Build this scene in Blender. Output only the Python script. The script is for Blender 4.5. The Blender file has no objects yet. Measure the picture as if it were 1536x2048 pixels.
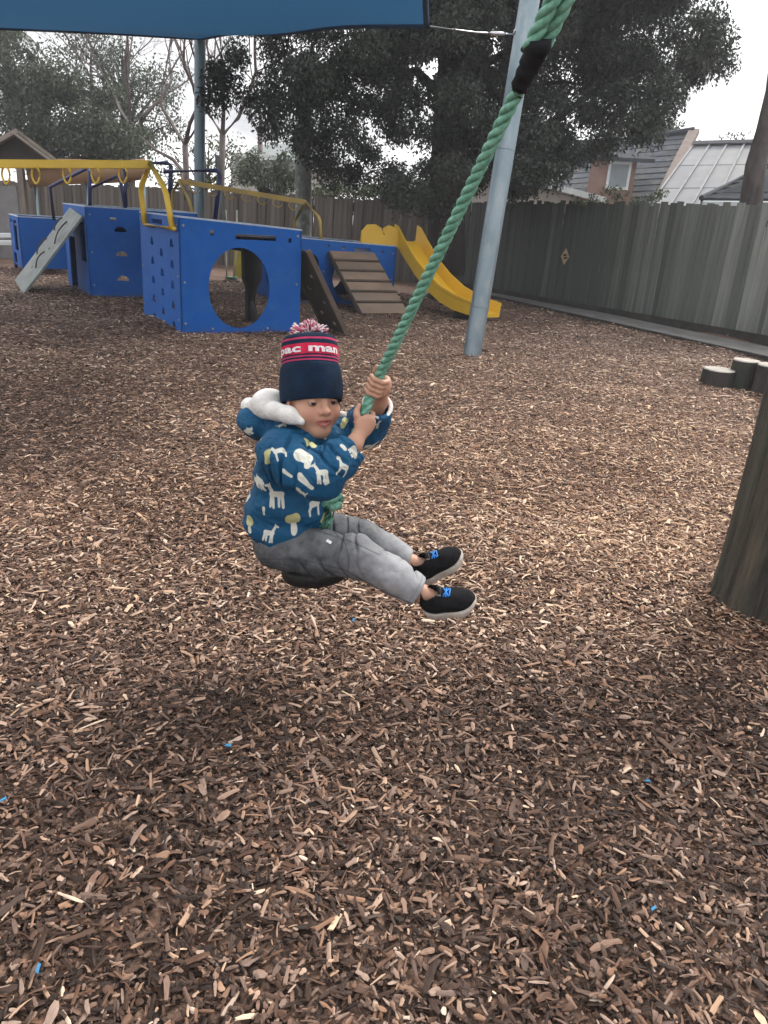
import bpy, bmesh, math, random
import numpy as np
from mathutils import Vector, Matrix
from mathutils.geometry import tessellate_polygon

# ---------------------------------------------------------------- camera, sky, sun, exposure
SC = bpy.context.scene
COL = SC.collection
FPX, PITCH, ROLL, CAMH = 1540.0, math.radians(21), math.radians(4), 1.35
cam_d = bpy.data.cameras.new('camera')
cam = bpy.data.objects.new('camera', cam_d)
COL.objects.link(cam)
cam_d.sensor_fit = 'VERTICAL'
cam_d.sensor_height = 24.0
cam_d.lens = 24.0 * FPX / 2048.0
cam_d.clip_start = 0.05
cam_d.clip_end = 2000
CR = Matrix.Rotation(math.pi / 2 - PITCH, 4, 'X') @ Matrix.Rotation(ROLL, 4, 'Z')
cam.matrix_world = Matrix.Translation((0, 0, CAMH)) @ CR
SC.camera = cam

SUN_EL, SUN_AZ = math.radians(52), math.radians(40)      # azimuth from +Y towards +X
world = bpy.data.worlds.new('World')
SC.world = world
world.use_nodes = True
nt = world.node_tree
nt.nodes.clear()
wo = nt.nodes.new('ShaderNodeOutputWorld')
bg = nt.nodes.new('ShaderNodeBackground')
sky = nt.nodes.new('ShaderNodeTexSky')
sky.sky_type = 'NISHITA'
sky.sun_disc = False
sky.sun_elevation = SUN_EL
sky.sun_rotation = SUN_AZ
sky.dust_density = 4.0
hs = nt.nodes.new('ShaderNodeHueSaturation')
hs.inputs['Saturation'].default_value = 0.25
nt.links.new(sky.outputs[0], hs.inputs['Color'])
tc = nt.nodes.new('ShaderNodeTexCoord')
mp = nt.nodes.new('ShaderNodeMapping')
mp.inputs['Scale'].default_value = (1.0, 1.0, 2.6)
nt.links.new(tc.outputs['Generated'], mp.inputs[0])
nz = nt.nodes.new('ShaderNodeTexNoise')
nz.inputs['Scale'].default_value = 3.2
nz.inputs['Detail'].default_value = 7
nz.inputs['Roughness'].default_value = 0.55
nz.inputs['Distortion'].default_value = 0.4
nt.links.new(mp.outputs[0], nz.inputs['Vector'])
cr = nt.nodes.new('ShaderNodeValToRGB')
cr.color_ramp.elements[0].position = 0.34
cr.color_ramp.elements[0].color = (0.30, 0.305, 0.32, 1)
cr.color_ramp.elements[1].position = 0.62
cr.color_ramp.elements[1].color = (1.0, 1.0, 1.0, 1)
nt.links.new(nz.outputs['Fac'], cr.inputs[0])
cm = nt.nodes.new('ShaderNodeMix')
cm.data_type = 'RGBA'
cm.blend_type = 'MULTIPLY'
cm.inputs[0].default_value = 1.0
cm.inputs[6].default_value = (9.8, 9.75, 9.8, 1)
nt.links.new(cr.outputs[0], cm.inputs[7])
sm_ = nt.nodes.new('ShaderNodeMix')
sm_.data_type = 'RGBA'
sm_.inputs[0].default_value = 0.86
nt.links.new(hs.outputs[0], sm_.inputs[6])
nt.links.new(cm.outputs[2], sm_.inputs[7])
nt.links.new(sm_.outputs[2], bg.inputs[0])
bg.inputs[1].default_value = 0.10
nt.links.new(bg.outputs[0], wo.inputs[0])

sun_d = bpy.data.lights.new('sun', 'SUN')
sun_d.energy = 1.5
sun_d.angle = math.radians(22)
sun_d.color = (1.0, 0.95, 0.88)
sun = bpy.data.objects.new('sun', sun_d)
COL.objects.link(sun)
sd = Vector((math.sin(SUN_AZ) * math.cos(SUN_EL), math.cos(SUN_AZ) * math.cos(SUN_EL), math.sin(SUN_EL)))
sun.rotation_euler = sd.to_track_quat('Z', 'Y').to_euler()

SC.view_settings.view_transform = 'Standard'
SC.view_settings.look = 'None'
SC.view_settings.exposure = 1.25
SC.view_settings.gamma = 1.0
SC.view_settings.use_curve_mapping = False
SC.render.engine = 'CYCLES'
SC.cycles.use_denoising = True
SC.cycles.max_bounces = 6
SC.cycles.volume_bounces = 0
SC.cycles.transparent_max_bounces = 8
SC.cycles.caustics_reflective = False
SC.cycles.caustics_refractive = False

# ---------------------------------------------------------------- survey helpers: where the sight lines meet the ground or a depth
RNP = np.array([[CR[i][j] for j in range(3)] for i in range(3)])
def ray(px, py):
    return RNP @ np.array([(px - 768) / FPX, -(py - 1024) / FPX, -1.0])
def G(px, py, z=0.0):
    d = ray(px, py)
    return Vector(np.array([0, 0, CAMH]) + (z - CAMH) / d[2] * d)
def P(px, py, y):
    d = ray(px, py)
    return Vector(np.array([0, 0, CAMH]) + d * (y / d[1]))
def PN(px, py, y):
    return np.array(P(px, py, y))
def project(V):
    q = (np.asarray(V) - np.array([0, 0, CAMH])) @ RNP
    return np.stack([768 + FPX * q[:, 0] / -q[:, 2], 1024 - FPX * q[:, 1] / -q[:, 2], -q[:, 2]], 1)

# ---------------------------------------------------------------- objects
def tag(o, label=None, cat=None, group=None, kind=None):
    if label: o['label'] = label
    if cat: o['category'] = cat
    if group: o['group'] = group
    if kind: o['kind'] = kind
    return o
def attach(o, root):
    if root is not None:
        o.parent = root
        o.matrix_parent_inverse = root.matrix_basis.inverted()
    return o
def empty(name, loc, label, cat, group=None):
    o = bpy.data.objects.new(name, None)
    COL.objects.link(o)
    o.location = loc
    o.empty_display_size = 0.1
    return tag(o, label, cat, group)
def link_mesh(name, me, mat=None, root=None, smooth=False):
    o = bpy.data.objects.new(name, me)
    COL.objects.link(o)
    if mat is not None and len(me.materials) == 0:
        me.materials.append(mat)
    if smooth:
        me.polygons.foreach_set('use_smooth', np.ones(len(me.polygons), bool))
    attach(o, root)
    return o
def np_mesh(name, V, F):
    """V (n,3), F (m,k) constant k"""
    V = np.asarray(V, np.float32); F = np.asarray(F, np.int32)
    me = bpy.data.meshes.new(name)
    k = F.shape[1]
    me.vertices.add(len(V)); me.vertices.foreach_set('co', V.ravel())
    me.loops.add(F.size); me.loops.foreach_set('vertex_index', F.ravel())
    me.polygons.add(len(F))
    me.polygons.foreach_set('loop_start', np.arange(0, F.size, k, dtype=np.int32))
    me.polygons.foreach_set('loop_total', np.full(len(F), k, np.int32))
    me.update(calc_edges=True)
    return me

def frame_from(d, up=Vector((0, 0, 1))):
    d = Vector(d).normalized()
    if abs(d.dot(up)) > 0.98: up = Vector((1, 0, 0))
    s = d.cross(up).normalized()
    return d, s, s.cross(d).normalized()

class MB:
    """collects shapes into one mesh"""
    def __init__(self): self.v = []; self.f = []
    def add(self, vs, fs):
        b = len(self.v)
        self.v += [tuple(p) for p in vs]
        self.f += [tuple(i + b for i in f) for f in fs]
        return self
    def box(self, c, ax, ay, az, bev=0.0):
        """box centre c, half-extent vectors ax ay az, chamfered by bev (metres)"""
        c = Vector(c); ax = Vector(ax); ay = Vector(ay); az = Vector(az)
        if bev <= 0:
            vs = [c + sx * ax + sy * ay + sz * az for sz in (-1, 1) for sy in (-1, 1) for sx in (-1, 1)]
            fs = [(0, 2, 3, 1), (4, 5, 7, 6), (0, 1, 5, 4), (2, 6, 7, 3), (0, 4, 6, 2), (1, 3, 7, 5)]
            return self.add(vs, fs)
        L = [ax.length, ay.length, az.length]
        A = [ax.normalized(), ay.normalized(), az.normalized()]
        vs = []; idx = {}
        for sx in (-1, 1):
            for sy in (-1, 1):
                for sz in (-1, 1):
                    s = (sx, sy, sz)
                    for k in range(3):
                        p = c.copy()
                        for j in range(3):
                            p += A[j] * s[j] * (L[j] - (0 if j == k else min(bev, L[j] * .9)))
                        idx[(s, k)] = len(vs); vs.append(p)
        fs = []
        for k in range(3):
            a, b = (k + 1) % 3, (k + 2) % 3
            for s in (-1, 1):
                q = []
                for (sa, sb) in ((-1, -1), (1, -1), (1, 1), (-1, 1)):
                    t = [0, 0, 0]; t[k] = s; t[a] = sa; t[b] = sb
                    q.append(idx[(tuple(t), k)])
                fs.append(tuple(q if s > 0 else q[::-1]))
        for k in range(3):
            a, b = (k + 1) % 3, (k + 2) % 3
            for sa in (-1, 1):
                for sb in (-1, 1):
                    q = []
                    for sk, kk in ((-1, a), (1, a), (1, b), (-1, b)):
                        t = [0, 0, 0]; t[k] = sk; t[a] = sa; t[b] = sb
                        q.append(idx[(tuple(t), kk)])
                    fs.append(tuple(q if sa * sb > 0 else q[::-1]))
        for sx in (-1, 1):
            for sy in (-1, 1):
                for sz in (-1, 1):
                    q = [idx[((sx, sy, sz), k)] for k in range(3)]
                    fs.append(tuple(q if sx * sy * sz > 0 else q[::-1]))
        return self.add(vs, fs)
    def beam(self, a, b, w, h, up=(0, 0, 1), bev=0.0):
        a = Vector(a); b = Vector(b)
        d, s, u = frame_from(b - a, Vector(up))
        return self.box((a + b) / 2, (b - a) / 2, s * w / 2, u * h / 2, bev)
    def tube(self, pts, r, n=8, caps=True, closed=False):
        pts = [Vector(p) for p in pts]
        m = len(pts)
        rr = r if hasattr(r, '__len__') else [r] * m
        vs = []; fs = []
        prev = None
        for i, p in enumerate(pts):
            if closed: t = pts[(i + 1) % m] - pts[i - 1]
            else: t = pts[min(i + 1, m - 1)] - pts[max(i - 1, 0)]
            t.normalize()
            if prev is None:
                _, s, u = frame_from(t)
            else:
                s = (prev - t * prev.dot(t))
                if s.length < 1e-6: _, s, u = frame_from(t)
                s.normalize(); u = t.cross(s)
            prev = s
            for k in range(n):
                a = 2 * math.pi * k / n
                vs.append(p + (s * math.cos(a) + u * math.sin(a)) * rr[i])
        for i in range(m if closed else m - 1):
            j = (i + 1) % m
            for k in range(n):
                k2 = (k + 1) % n
                fs.append((i * n + k, i * n + k2, j * n + k2, j * n + k))
        if caps and not closed:
            fs.append(tuple(range(n))[::-1]); fs.append(tuple((m - 1) * n + k for k in range(n)))
        return self.add(vs, fs)
    def lathe(self, c, axis, prof, n=24):
        """prof: list of (radius, height along axis)"""
        d, s, u = frame_from(axis)
        c = Vector(c); vs = []; fs = []
        for (r, h) in prof:
            for k in range(n):
                a = 2 * math.pi * k / n
                vs.append(c + d * h + (s * math.cos(a) + u * math.sin(a)) * max(r, 1e-4))
        for i in range(len(prof) - 1):
            for k in range(n):
                k2 = (k + 1) % n
                fs.append((i * n + k, i * n + k2, (i + 1) * n + k2, (i + 1) * n + k))
        fs.append(tuple(range(n))[::-1]); fs.append(tuple((len(prof) - 1) * n + k for k in range(n)))
        return self.add(vs, fs)
    def plate(self, o, ex, ez, outer, holes, th):
        """sheet with cut-outs: 2-D outlines in (ex, ez), thickness th along ex x ez behind o"""
        o = Vector(o); ex = Vector(ex); ez = Vector(ez); nrm = ex.cross(ez).normalized()
        loops = [outer] + list(holes)
        flat = [p for l in loops for p in l]
        tri = tessellate_polygon([[Vector((p[0], p[1], 0)) for p in l] for l in loops])
        n = len(flat)
        vs = [o + ex * p[0] + ez * p[1] for p in flat] + [o + ex * p[0] + ez * p[1] - nrm * th for p in flat]
        fs = []
        for t in tri:
            a, b, c = (Vector(flat[i] + (0,)) for i in t)
            if (b - a).cross(c - a).z < 0: t = (t[0], t[2], t[1])
            fs.append(tuple(t)); fs.append((t[2] + n, t[1] + n, t[0] + n))
        base = 0
        for l in loops:
            m = len(l)
            for i in range(m):
                j = (i + 1) % m
                fs.append((base + i, base + i + n, base + j + n, base + j))
            base += m
        return self.add(vs, fs)
    def build(self, name, mat, root=None, smooth=False, angle=None):
        me = bpy.data.meshes.new(name)
        me.from_pydata(self.v, [], self.f)
        bm = bmesh.new(); bm.from_mesh(me)
        bmesh.ops.recalc_face_normals(bm, faces=bm.faces)
        bm.to_mesh(me); bm.free()
        o = link_mesh(name, me, mat, root, smooth)
        if angle:
            me.polygons.foreach_set('use_smooth', np.ones(len(me.polygons), bool))
            me.set_sharp_from_angle(angle=math.radians(angle))
        return o
def circ(cx, cy, rx, ry=None, n=28, ph=0.0):
    ry = rx if ry is None else ry
    return [(cx + rx * math.cos(2 * math.pi * k / n + ph), cy + ry * math.sin(2 * math.pi * k / n + ph)) for k in range(n)]
def rect(x0, y0, x1, y1): return [(x0, y0), (x1, y0), (x1, y1), (x0, y1)]

# ---------------------------------------------------------------- materials
def mat(name, c1, c2=None, rough=0.7, scale=8.0, detail=5, bump=0.0, bscale=None, metal=0.0, rand=0.0, stretch=(1, 1, 1), lo=0.35, hi=0.65, spec=0.5, c3=None, s3=2.0, l3=0.5, h3=0.7, bdist=0.01):
    m = bpy.data.materials.new(name)
    m.use_nodes = True
    t = m.node_tree; N = t.nodes; L = t.links
    p = N['Principled BSDF']
    p.inputs['Roughness'].default_value = rough
    p.inputs['Metallic'].default_value = metal
    p.inputs['Specular IOR Level'].default_value = spec
    c2 = c2 or tuple(x * 0.75 for x in c1)
    co = N.new('ShaderNodeTexCoord'); mpn = N.new('ShaderNodeMapping')
    mpn.inputs['Scale'].default_value = stretch
    L.new(co.outputs['Object'], mpn.inputs[0])
    n1 = N.new('ShaderNodeTexNoise'); n1.inputs['Scale'].default_value = scale; n1.inputs['Detail'].default_value = detail; n1.inputs['Roughness'].default_value = 0.6
    L.new(mpn.outputs[0], n1.inputs['Vector'])
    r1 = N.new('ShaderNodeMapRange'); r1.inputs[1].default_value = lo; r1.inputs[2].default_value = hi
    L.new(n1.outputs['Fac'], r1.inputs[0])
    mx = N.new('ShaderNodeMix'); mx.data_type = 'RGBA'
    mx.inputs[6].default_value = (*c1, 1); mx.inputs[7].default_value = (*c2, 1)
    L.new(r1.outputs[0], mx.inputs[0])
    out = mx.outputs[2]
    if c3 is not None:
        n3 = N.new('ShaderNodeTexNoise'); n3.inputs['Scale'].default_value = s3; n3.inputs['Detail'].default_value = 6; n3.inputs['Roughness'].default_value = 0.65
        L.new(mpn.outputs[0], n3.inputs['Vector'])
        r3 = N.new('ShaderNodeMapRange'); r3.inputs[1].default_value = l3; r3.inputs[2].default_value = h3
        L.new(n3.outputs['Fac'], r3.inputs[0])
        m3 = N.new('ShaderNodeMix'); m3.data_type = 'RGBA'; m3.inputs[7].default_value = (*c3, 1)
        L.new(out, m3.inputs[6]); L.new(r3.outputs[0], m3.inputs[0]); out = m3.outputs[2]
    if rand > 0:
        oi = N.new('ShaderNodeObjectInfo'); rr = N.new('ShaderNodeMapRange')
        rr.inputs[3].default_value = 1 - rand; rr.inputs[4].default_value = 1 + rand
        L.new(oi.outputs['Random'], rr.inputs[0])
        h = N.new('ShaderNodeHueSaturation'); L.new(out, h.inputs['Color']); L.new(rr.outputs[0], h.inputs['Value']); out = h.outputs[0]
    L.new(out, p.inputs['Base Color'])
    if bump > 0:
        nb = N.new('ShaderNodeTexNoise'); nb.inputs['Scale'].default_value = bscale or scale * 3; nb.inputs['Detail'].default_value = 6
        L.new(mpn.outputs[0], nb.inputs['Vector'])
        b = N.new('ShaderNodeBump'); b.inputs['Strength'].default_value = bump; b.inputs['Distance'].default_value = bdist
        L.new(nb.outputs['Fac'], b.inputs['Height']); L.new(b.outputs[0], p.inputs['Normal'])
    return m
def leaf_mat(name, c1, c2, rough=0.55, trans=0.25):
    m = bpy.data.materials.new(name); m.use_nodes = True
    t = m.node_tree; N = t.nodes; L = t.links
    p = N['Principled BSDF']; p.inputs['Roughness'].default_value = rough
    g = N.new('ShaderNodeNewGeometry')
    r = N.new('ShaderNodeValToRGB')
    r.color_ramp.elements[0].color = (*c1, 1); r.color_ramp.elements[1].color = (*c2, 1)
    L.new(g.outputs['Random Per Island'], r.inputs[0])
    L.new(r.outputs[0], p.inputs['Base Color'])
    tr = N.new('ShaderNodeBsdfTranslucent'); L.new(r.outputs[0], tr.inputs[0])
    mx = N.new('ShaderNodeMixShader'); mx.inputs[0].default_value = trans
    L.new(p.outputs[0], mx.inputs[1]); L.new(tr.outputs[0], mx.inputs[2])
    L.new(mx.outputs[0], N['Material Output'].inputs[0])
    return m
# ================================================================ GROUND
RS = np.random.RandomState(7)
def gh(x, y):
    """height of the bark surface: gentle hummocks, banked up a little against the play boxes"""
    h = 0.018 * np.sin(1.7 * x + 0.6 * y) * np.cos(1.3 * y - 0.5 * x) + 0.012 * np.sin(3.9 * x - 2.1 * y + 1.0) + 0.008 * np.sin(6.1 * y + 2.3 * x)
    h = h + 0.035 * np.exp(-((x + 2.75) ** 2 + (y - 8.9) ** 2) / 0.25) - 0.012 * np.exp(-((x + 1.7) ** 2 + (y - 8.8) ** 2) / 0.3)
    h = h + 0.022 * np.exp(-((np.hypot(x - 1.535, y - 2.70) - .22) / .07) ** 2)
    h = h - 0.05 * np.exp(-((x + 0.05) ** 2 / 0.5 + (y - 2.2) ** 2 / 0.25))
    return h * np.clip((16 - y) / 4, 0, 1)
def lines(a, b, fa, fb, step, grow):
    L = list(np.arange(fa, fb + 1e-6, step)); s = step
    while L[-1] < b: s *= grow; L.append(L[-1] + s)
    s = step
    while L[0] > a: s *= grow; L.insert(0, L[0] - s)
    return np.array(L)
gx = lines(-60, 60, -8, 6, 0.14, 1.35); gy = lines(-25, 80, 0, 14, 0.14, 1.35)
X, Yg = np.meshgrid(gx, gy, indexing='xy')
Z = gh(X, Yg)
nx, ny = len(gx), len(gy)
idx = np.arange(nx * ny).reshape(ny, nx)
Fq = np.stack([idx[:-1, :-1], idx[:-1, 1:], idx[1:, 1:], idx[1:, :-1]], -1).reshape(-1, 4)

def bark_colour(N, L, vec, fac_sock):
    r = N.new('ShaderNodeValToRGB')
    e = r.color_ramp.elements
    e[0].position = 0.0; e[0].color = (0.024, 0.014, 0.010, 1)
    e[1].position = 1.0; e[1].color = (0.66, 0.50, 0.365, 1)
    for pos, c in ((0.22, (0.072, 0.041, 0.029)), (0.46, (0.162, 0.095, 0.066)), (0.68, (0.300, 0.187, 0.130)), (0.85, (0.45, 0.312, 0.225))):
        n = e.new(pos); n.color = (*c, 1)
    L.new(fac_sock, r.inputs[0])
    return r.outputs[0]
gm = bpy.data.materials.new('bark_ground'); gm.use_nodes = True
N = gm.node_tree.nodes; L = gm.node_tree.links; p = N['Principled BSDF']; p.inputs['Roughness'].default_value = 0.9
co = N.new('ShaderNodeTexCoord')
n0 = N.new('ShaderNodeTexNoise'); n0.inputs['Scale'].default_value = 30; n0.inputs['Detail'].default_value = 3; L.new(co.outputs['Object'], n0.inputs['Vector'])
mxv = N.new('ShaderNodeMix'); mxv.data_type = 'VECTOR'; mxv.inputs[0].default_value = 0.04
L.new(co.outputs['Object'], mxv.inputs[4]); L.new(n0.outputs['Color'], mxv.inputs[5])
vo = N.new('ShaderNodeTexVoronoi'); vo.inputs['Scale'].default_value = 42; L.new(mxv.outputs[1], vo.inputs['Vector'])
sp = N.new('ShaderNodeSeparateColor'); L.new(vo.outputs['Color'], sp.inputs[0])
n1 = N.new('ShaderNodeTexNoise'); n1.inputs['Scale'].default_value = 0.9; n1.inputs['Detail'].default_value = 5; L.new(co.outputs['Object'], n1.inputs['Vector'])
ma = N.new('ShaderNodeMath'); ma.operation = 'MULTIPLY_ADD'; ma.inputs[1].default_value = 0.42; L.new(sp.outputs[0], ma.inputs[0])
mb = N.new('ShaderNodeMath'); mb.operation = 'MULTIPLY_ADD'; mb.inputs[1].default_value = 0.42; mb.inputs[2].default_value = -0.03; L.new(n1.outputs['Fac'], mb.inputs[0])
L.new(mb.outputs[0], ma.inputs[2])
L.new(bark_colour(N, L, None, ma.outputs[0]), p.inputs['Base Color'])
bp = N.new('ShaderNodeBump'); bp.inputs['Strength'].default_value = 0.9; bp.inputs['Distance'].default_value = 0.02
L.new(vo.outputs['Distance'], bp.inputs['Height']); L.new(bp.outputs[0], p.inputs['Normal'])
ground = link_mesh('ground', np_mesh('ground', np.stack([X.ravel(), Yg.ravel(), Z.ravel()], 1), Fq), gm, None, True)
tag(ground, kind='structure')

# ---- bark chips lying on it
chip_m = bpy.data.materials.new('bark_chip'); chip_m.use_nodes = True
N = chip_m.node_tree.nodes; L = chip_m.node_tree.links; p = N['Principled BSDF']
p.inputs['Roughness'].default_value = 0.6; p.inputs['Specular IOR Level'].default_value = 0.22
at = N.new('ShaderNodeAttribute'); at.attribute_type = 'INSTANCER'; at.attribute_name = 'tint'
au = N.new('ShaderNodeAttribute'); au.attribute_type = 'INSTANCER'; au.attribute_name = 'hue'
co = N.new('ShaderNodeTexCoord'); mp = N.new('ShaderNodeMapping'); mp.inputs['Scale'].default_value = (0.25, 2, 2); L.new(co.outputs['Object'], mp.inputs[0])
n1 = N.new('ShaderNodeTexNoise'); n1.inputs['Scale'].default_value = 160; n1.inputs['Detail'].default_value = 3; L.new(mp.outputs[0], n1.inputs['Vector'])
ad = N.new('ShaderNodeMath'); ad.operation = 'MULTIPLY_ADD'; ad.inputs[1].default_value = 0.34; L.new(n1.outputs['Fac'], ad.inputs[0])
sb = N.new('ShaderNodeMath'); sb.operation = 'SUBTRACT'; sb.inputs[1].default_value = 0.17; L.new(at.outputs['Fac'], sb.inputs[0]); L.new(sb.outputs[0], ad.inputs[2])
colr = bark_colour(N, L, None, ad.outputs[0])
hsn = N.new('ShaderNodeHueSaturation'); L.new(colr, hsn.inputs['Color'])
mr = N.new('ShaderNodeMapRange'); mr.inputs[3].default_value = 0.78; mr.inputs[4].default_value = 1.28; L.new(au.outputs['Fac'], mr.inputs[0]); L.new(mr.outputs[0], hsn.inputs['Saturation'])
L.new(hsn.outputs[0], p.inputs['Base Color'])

chips_col = bpy.data.collections.new('chip_shapes')
for k in range(14):
    R = random.Random(100 + k)
    Ln = R.uniform(0.024, 0.054) if k < 9 else R.uniform(0.014, 0.024)
    Wd = R.uniform(0.005, 0.0120) if k < 9 else R.uniform(0.007, 0.013)
    Th = R.uniform(0.0018, 0.0042)
    bend = R.uniform(-0.002, 0.004); tw = R.uniform(-0.5, 0.5); cv = R.uniform(-.0016, .0016)
    ns = 5; vs = []; fs = []
    for i in range(ns):
        t = i / (ns - 1); x = (t - .5) * Ln
        w = Wd * (0.35 + 0.65 * math.sin(math.pi * min(max(t * 0.86 + 0.09, 0), 1)) ** 0.5) * R.uniform(0.6, 1.25)
        h = Th * R.uniform(0.6, 1.1)
        z = bend * (1 - (2 * t - 1) ** 2); y0 = cv * (1 - (2 * t - 1) ** 2); a = tw * (t - .5)
        for (yy, zz) in ((-w / 2, -h * .3), (0, -h / 2), (w / 2, -h * .2), (w * R.uniform(.1, .3), h / 2), (-w * R.uniform(.1, .35), h / 2)):
            vs.append((x + R.uniform(-.0015, .0015), y0 + yy * math.cos(a) - zz * math.sin(a), z + yy * math.sin(a) + zz * math.cos(a)))
    for i in range(ns - 1):
        for j in range(5):
            j2 = (j + 1) % 5
            fs.append((i * 5 + j, i * 5 + j2, (i + 1) * 5 + j2, (i + 1) * 5 + j))
    fs.append((4, 3, 2, 1, 0)); fs.append(tuple((ns - 1) * 5 + j for j in range(5)))
    me = bpy.data.meshes.new('bark_chip'); me.from_pydata(vs, [], fs); me.materials.append(chip_m)
    chips_col.objects.link(bpy.data.objects.new('bark_chip', me))

def vnoise(x, y, s, seed):
    r = np.random.RandomState(seed); T = r.rand(64, 64)
    x = x * s + 1000; y = y * s + 1000; xi = np.floor(x).astype(int); yi = np.floor(y).astype(int); fx = x - xi; fy = y - yi
    fx = fx * fx * (3 - 2 * fx); fy = fy * fy * (3 - 2 * fy)
    g = lambda a, b: T[a % 64, b % 64]
    return (g(xi, yi) * (1 - fx) + g(xi + 1, yi) * fx) * (1 - fy) + (g(xi, yi + 1) * (1 - fx) + g(xi + 1, yi + 1) * fx) * fy
pts = []
y = 0.45
while y < 15.0:
    dy = 0.1
    half = 0.60 * y + 1.15
    den = 11800 if y < 3.0 else 11800 * (3.0 / y) ** 1.7
    n = int(den * dy * 2 * half)
    pts.append(np.stack([RS.uniform(-half, half, n), RS.uniform(y, y + dy, n)], 1))
    y += dy
pts = np.concatenate(pts)
PATH_A, PATH_B = np.array([2.00, 15.05]), np.array([5.57, 7.62])          # near edge of the concrete path
pn = PATH_B - PATH_A; pn = np.array([pn[1], -pn[0]]) / np.linalg.norm(pn)
keep = ((pts - PATH_A) @ -pn < 0.02) | (pts[:, 1] > 16) | (RS.rand(len(pts)) < 0.012)
sidep = (pts - PATH_A) @ -pn
keep = (sidep < 0.02) | (RS.rand(len(pts)) < 0.01)
pts = pts[keep]
n = len(pts); px, py = pts[:, 0], pts[:, 1]
far = np.clip((py - 3.2) / 8, 0, 1)
lay = RS.rand(n)
z = gh(px, py) + 0.001 + 0.022 * lay
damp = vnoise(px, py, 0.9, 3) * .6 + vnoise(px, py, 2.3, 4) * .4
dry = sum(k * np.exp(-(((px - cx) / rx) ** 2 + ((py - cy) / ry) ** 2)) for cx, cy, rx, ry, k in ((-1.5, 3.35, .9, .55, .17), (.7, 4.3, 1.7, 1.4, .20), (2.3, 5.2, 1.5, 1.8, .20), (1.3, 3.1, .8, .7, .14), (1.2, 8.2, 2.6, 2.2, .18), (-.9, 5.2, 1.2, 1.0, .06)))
worn = np.exp(-(((px + 0.0) / 0.75) ** 2 + ((py - 1.98) / 0.22) ** 2)) * 0.16  # chips tinted darker in a patch under the swing
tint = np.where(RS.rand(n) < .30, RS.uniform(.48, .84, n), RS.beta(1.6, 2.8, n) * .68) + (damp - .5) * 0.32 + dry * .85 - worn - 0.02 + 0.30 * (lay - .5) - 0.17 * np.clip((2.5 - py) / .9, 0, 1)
odd = RS.rand(n) < 0.014
tint = np.where(odd, RS.uniform(0.8, 1.05, n), tint)
tint = np.clip(tint, 0.02, 1.0)
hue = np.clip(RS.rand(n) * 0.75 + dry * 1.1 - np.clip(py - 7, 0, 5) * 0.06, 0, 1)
sc = np.clip(np.exp(RS.normal(-.42, .34, n)), .28, 1.5) * (1 + 0.5 * far)
sc = np.where(RS.rand(n) < 0.006, sc * 1.6, sc)
rot = np.stack([RS.normal(0, 0.30, n), RS.normal(0, 0.18, n), RS.uniform(0, 2 * math.pi, n)], 1)
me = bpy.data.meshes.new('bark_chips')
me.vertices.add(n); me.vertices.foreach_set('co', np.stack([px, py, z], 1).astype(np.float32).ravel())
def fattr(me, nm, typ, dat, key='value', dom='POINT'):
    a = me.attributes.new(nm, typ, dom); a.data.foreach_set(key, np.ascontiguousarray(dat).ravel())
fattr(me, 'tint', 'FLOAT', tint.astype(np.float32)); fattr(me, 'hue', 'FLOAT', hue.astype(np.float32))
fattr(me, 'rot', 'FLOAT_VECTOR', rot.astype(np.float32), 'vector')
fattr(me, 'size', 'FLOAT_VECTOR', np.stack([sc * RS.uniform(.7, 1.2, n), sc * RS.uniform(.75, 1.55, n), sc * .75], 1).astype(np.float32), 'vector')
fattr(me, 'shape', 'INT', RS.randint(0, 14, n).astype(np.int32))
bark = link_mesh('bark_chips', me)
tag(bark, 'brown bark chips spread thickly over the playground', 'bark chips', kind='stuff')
ng = bpy.data.node_groups.new('scatter_chips', 'GeometryNodeTree')
ng.interface.new_socket('Geometry', in_out='INPUT', socket_type='NodeSocketGeometry')
ng.interface.new_socket('Geometry', in_out='OUTPUT', socket_type='NodeSocketGeometry')
gi = ng.nodes.new('NodeGroupInput'); go = ng.nodes.new('NodeGroupOutput')
ip = ng.nodes.new('GeometryNodeInstanceOnPoints'); ci = ng.nodes.new('GeometryNodeCollectionInfo')
ci.inputs[0].default_value = chips_col; ci.inputs[1].default_value = True; ci.inputs[2].default_value = True
def nattr(nm, typ):
    a = ng.nodes.new('GeometryNodeInputNamedAttribute'); a.data_type = typ; a.inputs[0].default_value = nm
    return a.outputs[0]
ng.links.new(gi.outputs[0], ip.inputs['Points']); ng.links.new(ci.outputs[0], ip.inputs['Instance'])
ip.inputs['Pick Instance'].default_value = True
ng.links.new(nattr('shape', 'INT'), ip.inputs['Instance Index'])
e2r = ng.nodes.new('FunctionNodeEulerToRotation'); ng.links.new(nattr('rot', 'FLOAT_VECTOR'), e2r.inputs[0]); ng.links.new(e2r.outputs[0], ip.inputs['Rotation'])
ng.links.new(nattr('size', 'FLOAT_VECTOR'), ip.inputs['Scale'])
ng.links.new(ip.outputs[0], go.inputs[0])
bark.modifiers.new('scatter', 'NODES').node_group = ng

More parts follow.
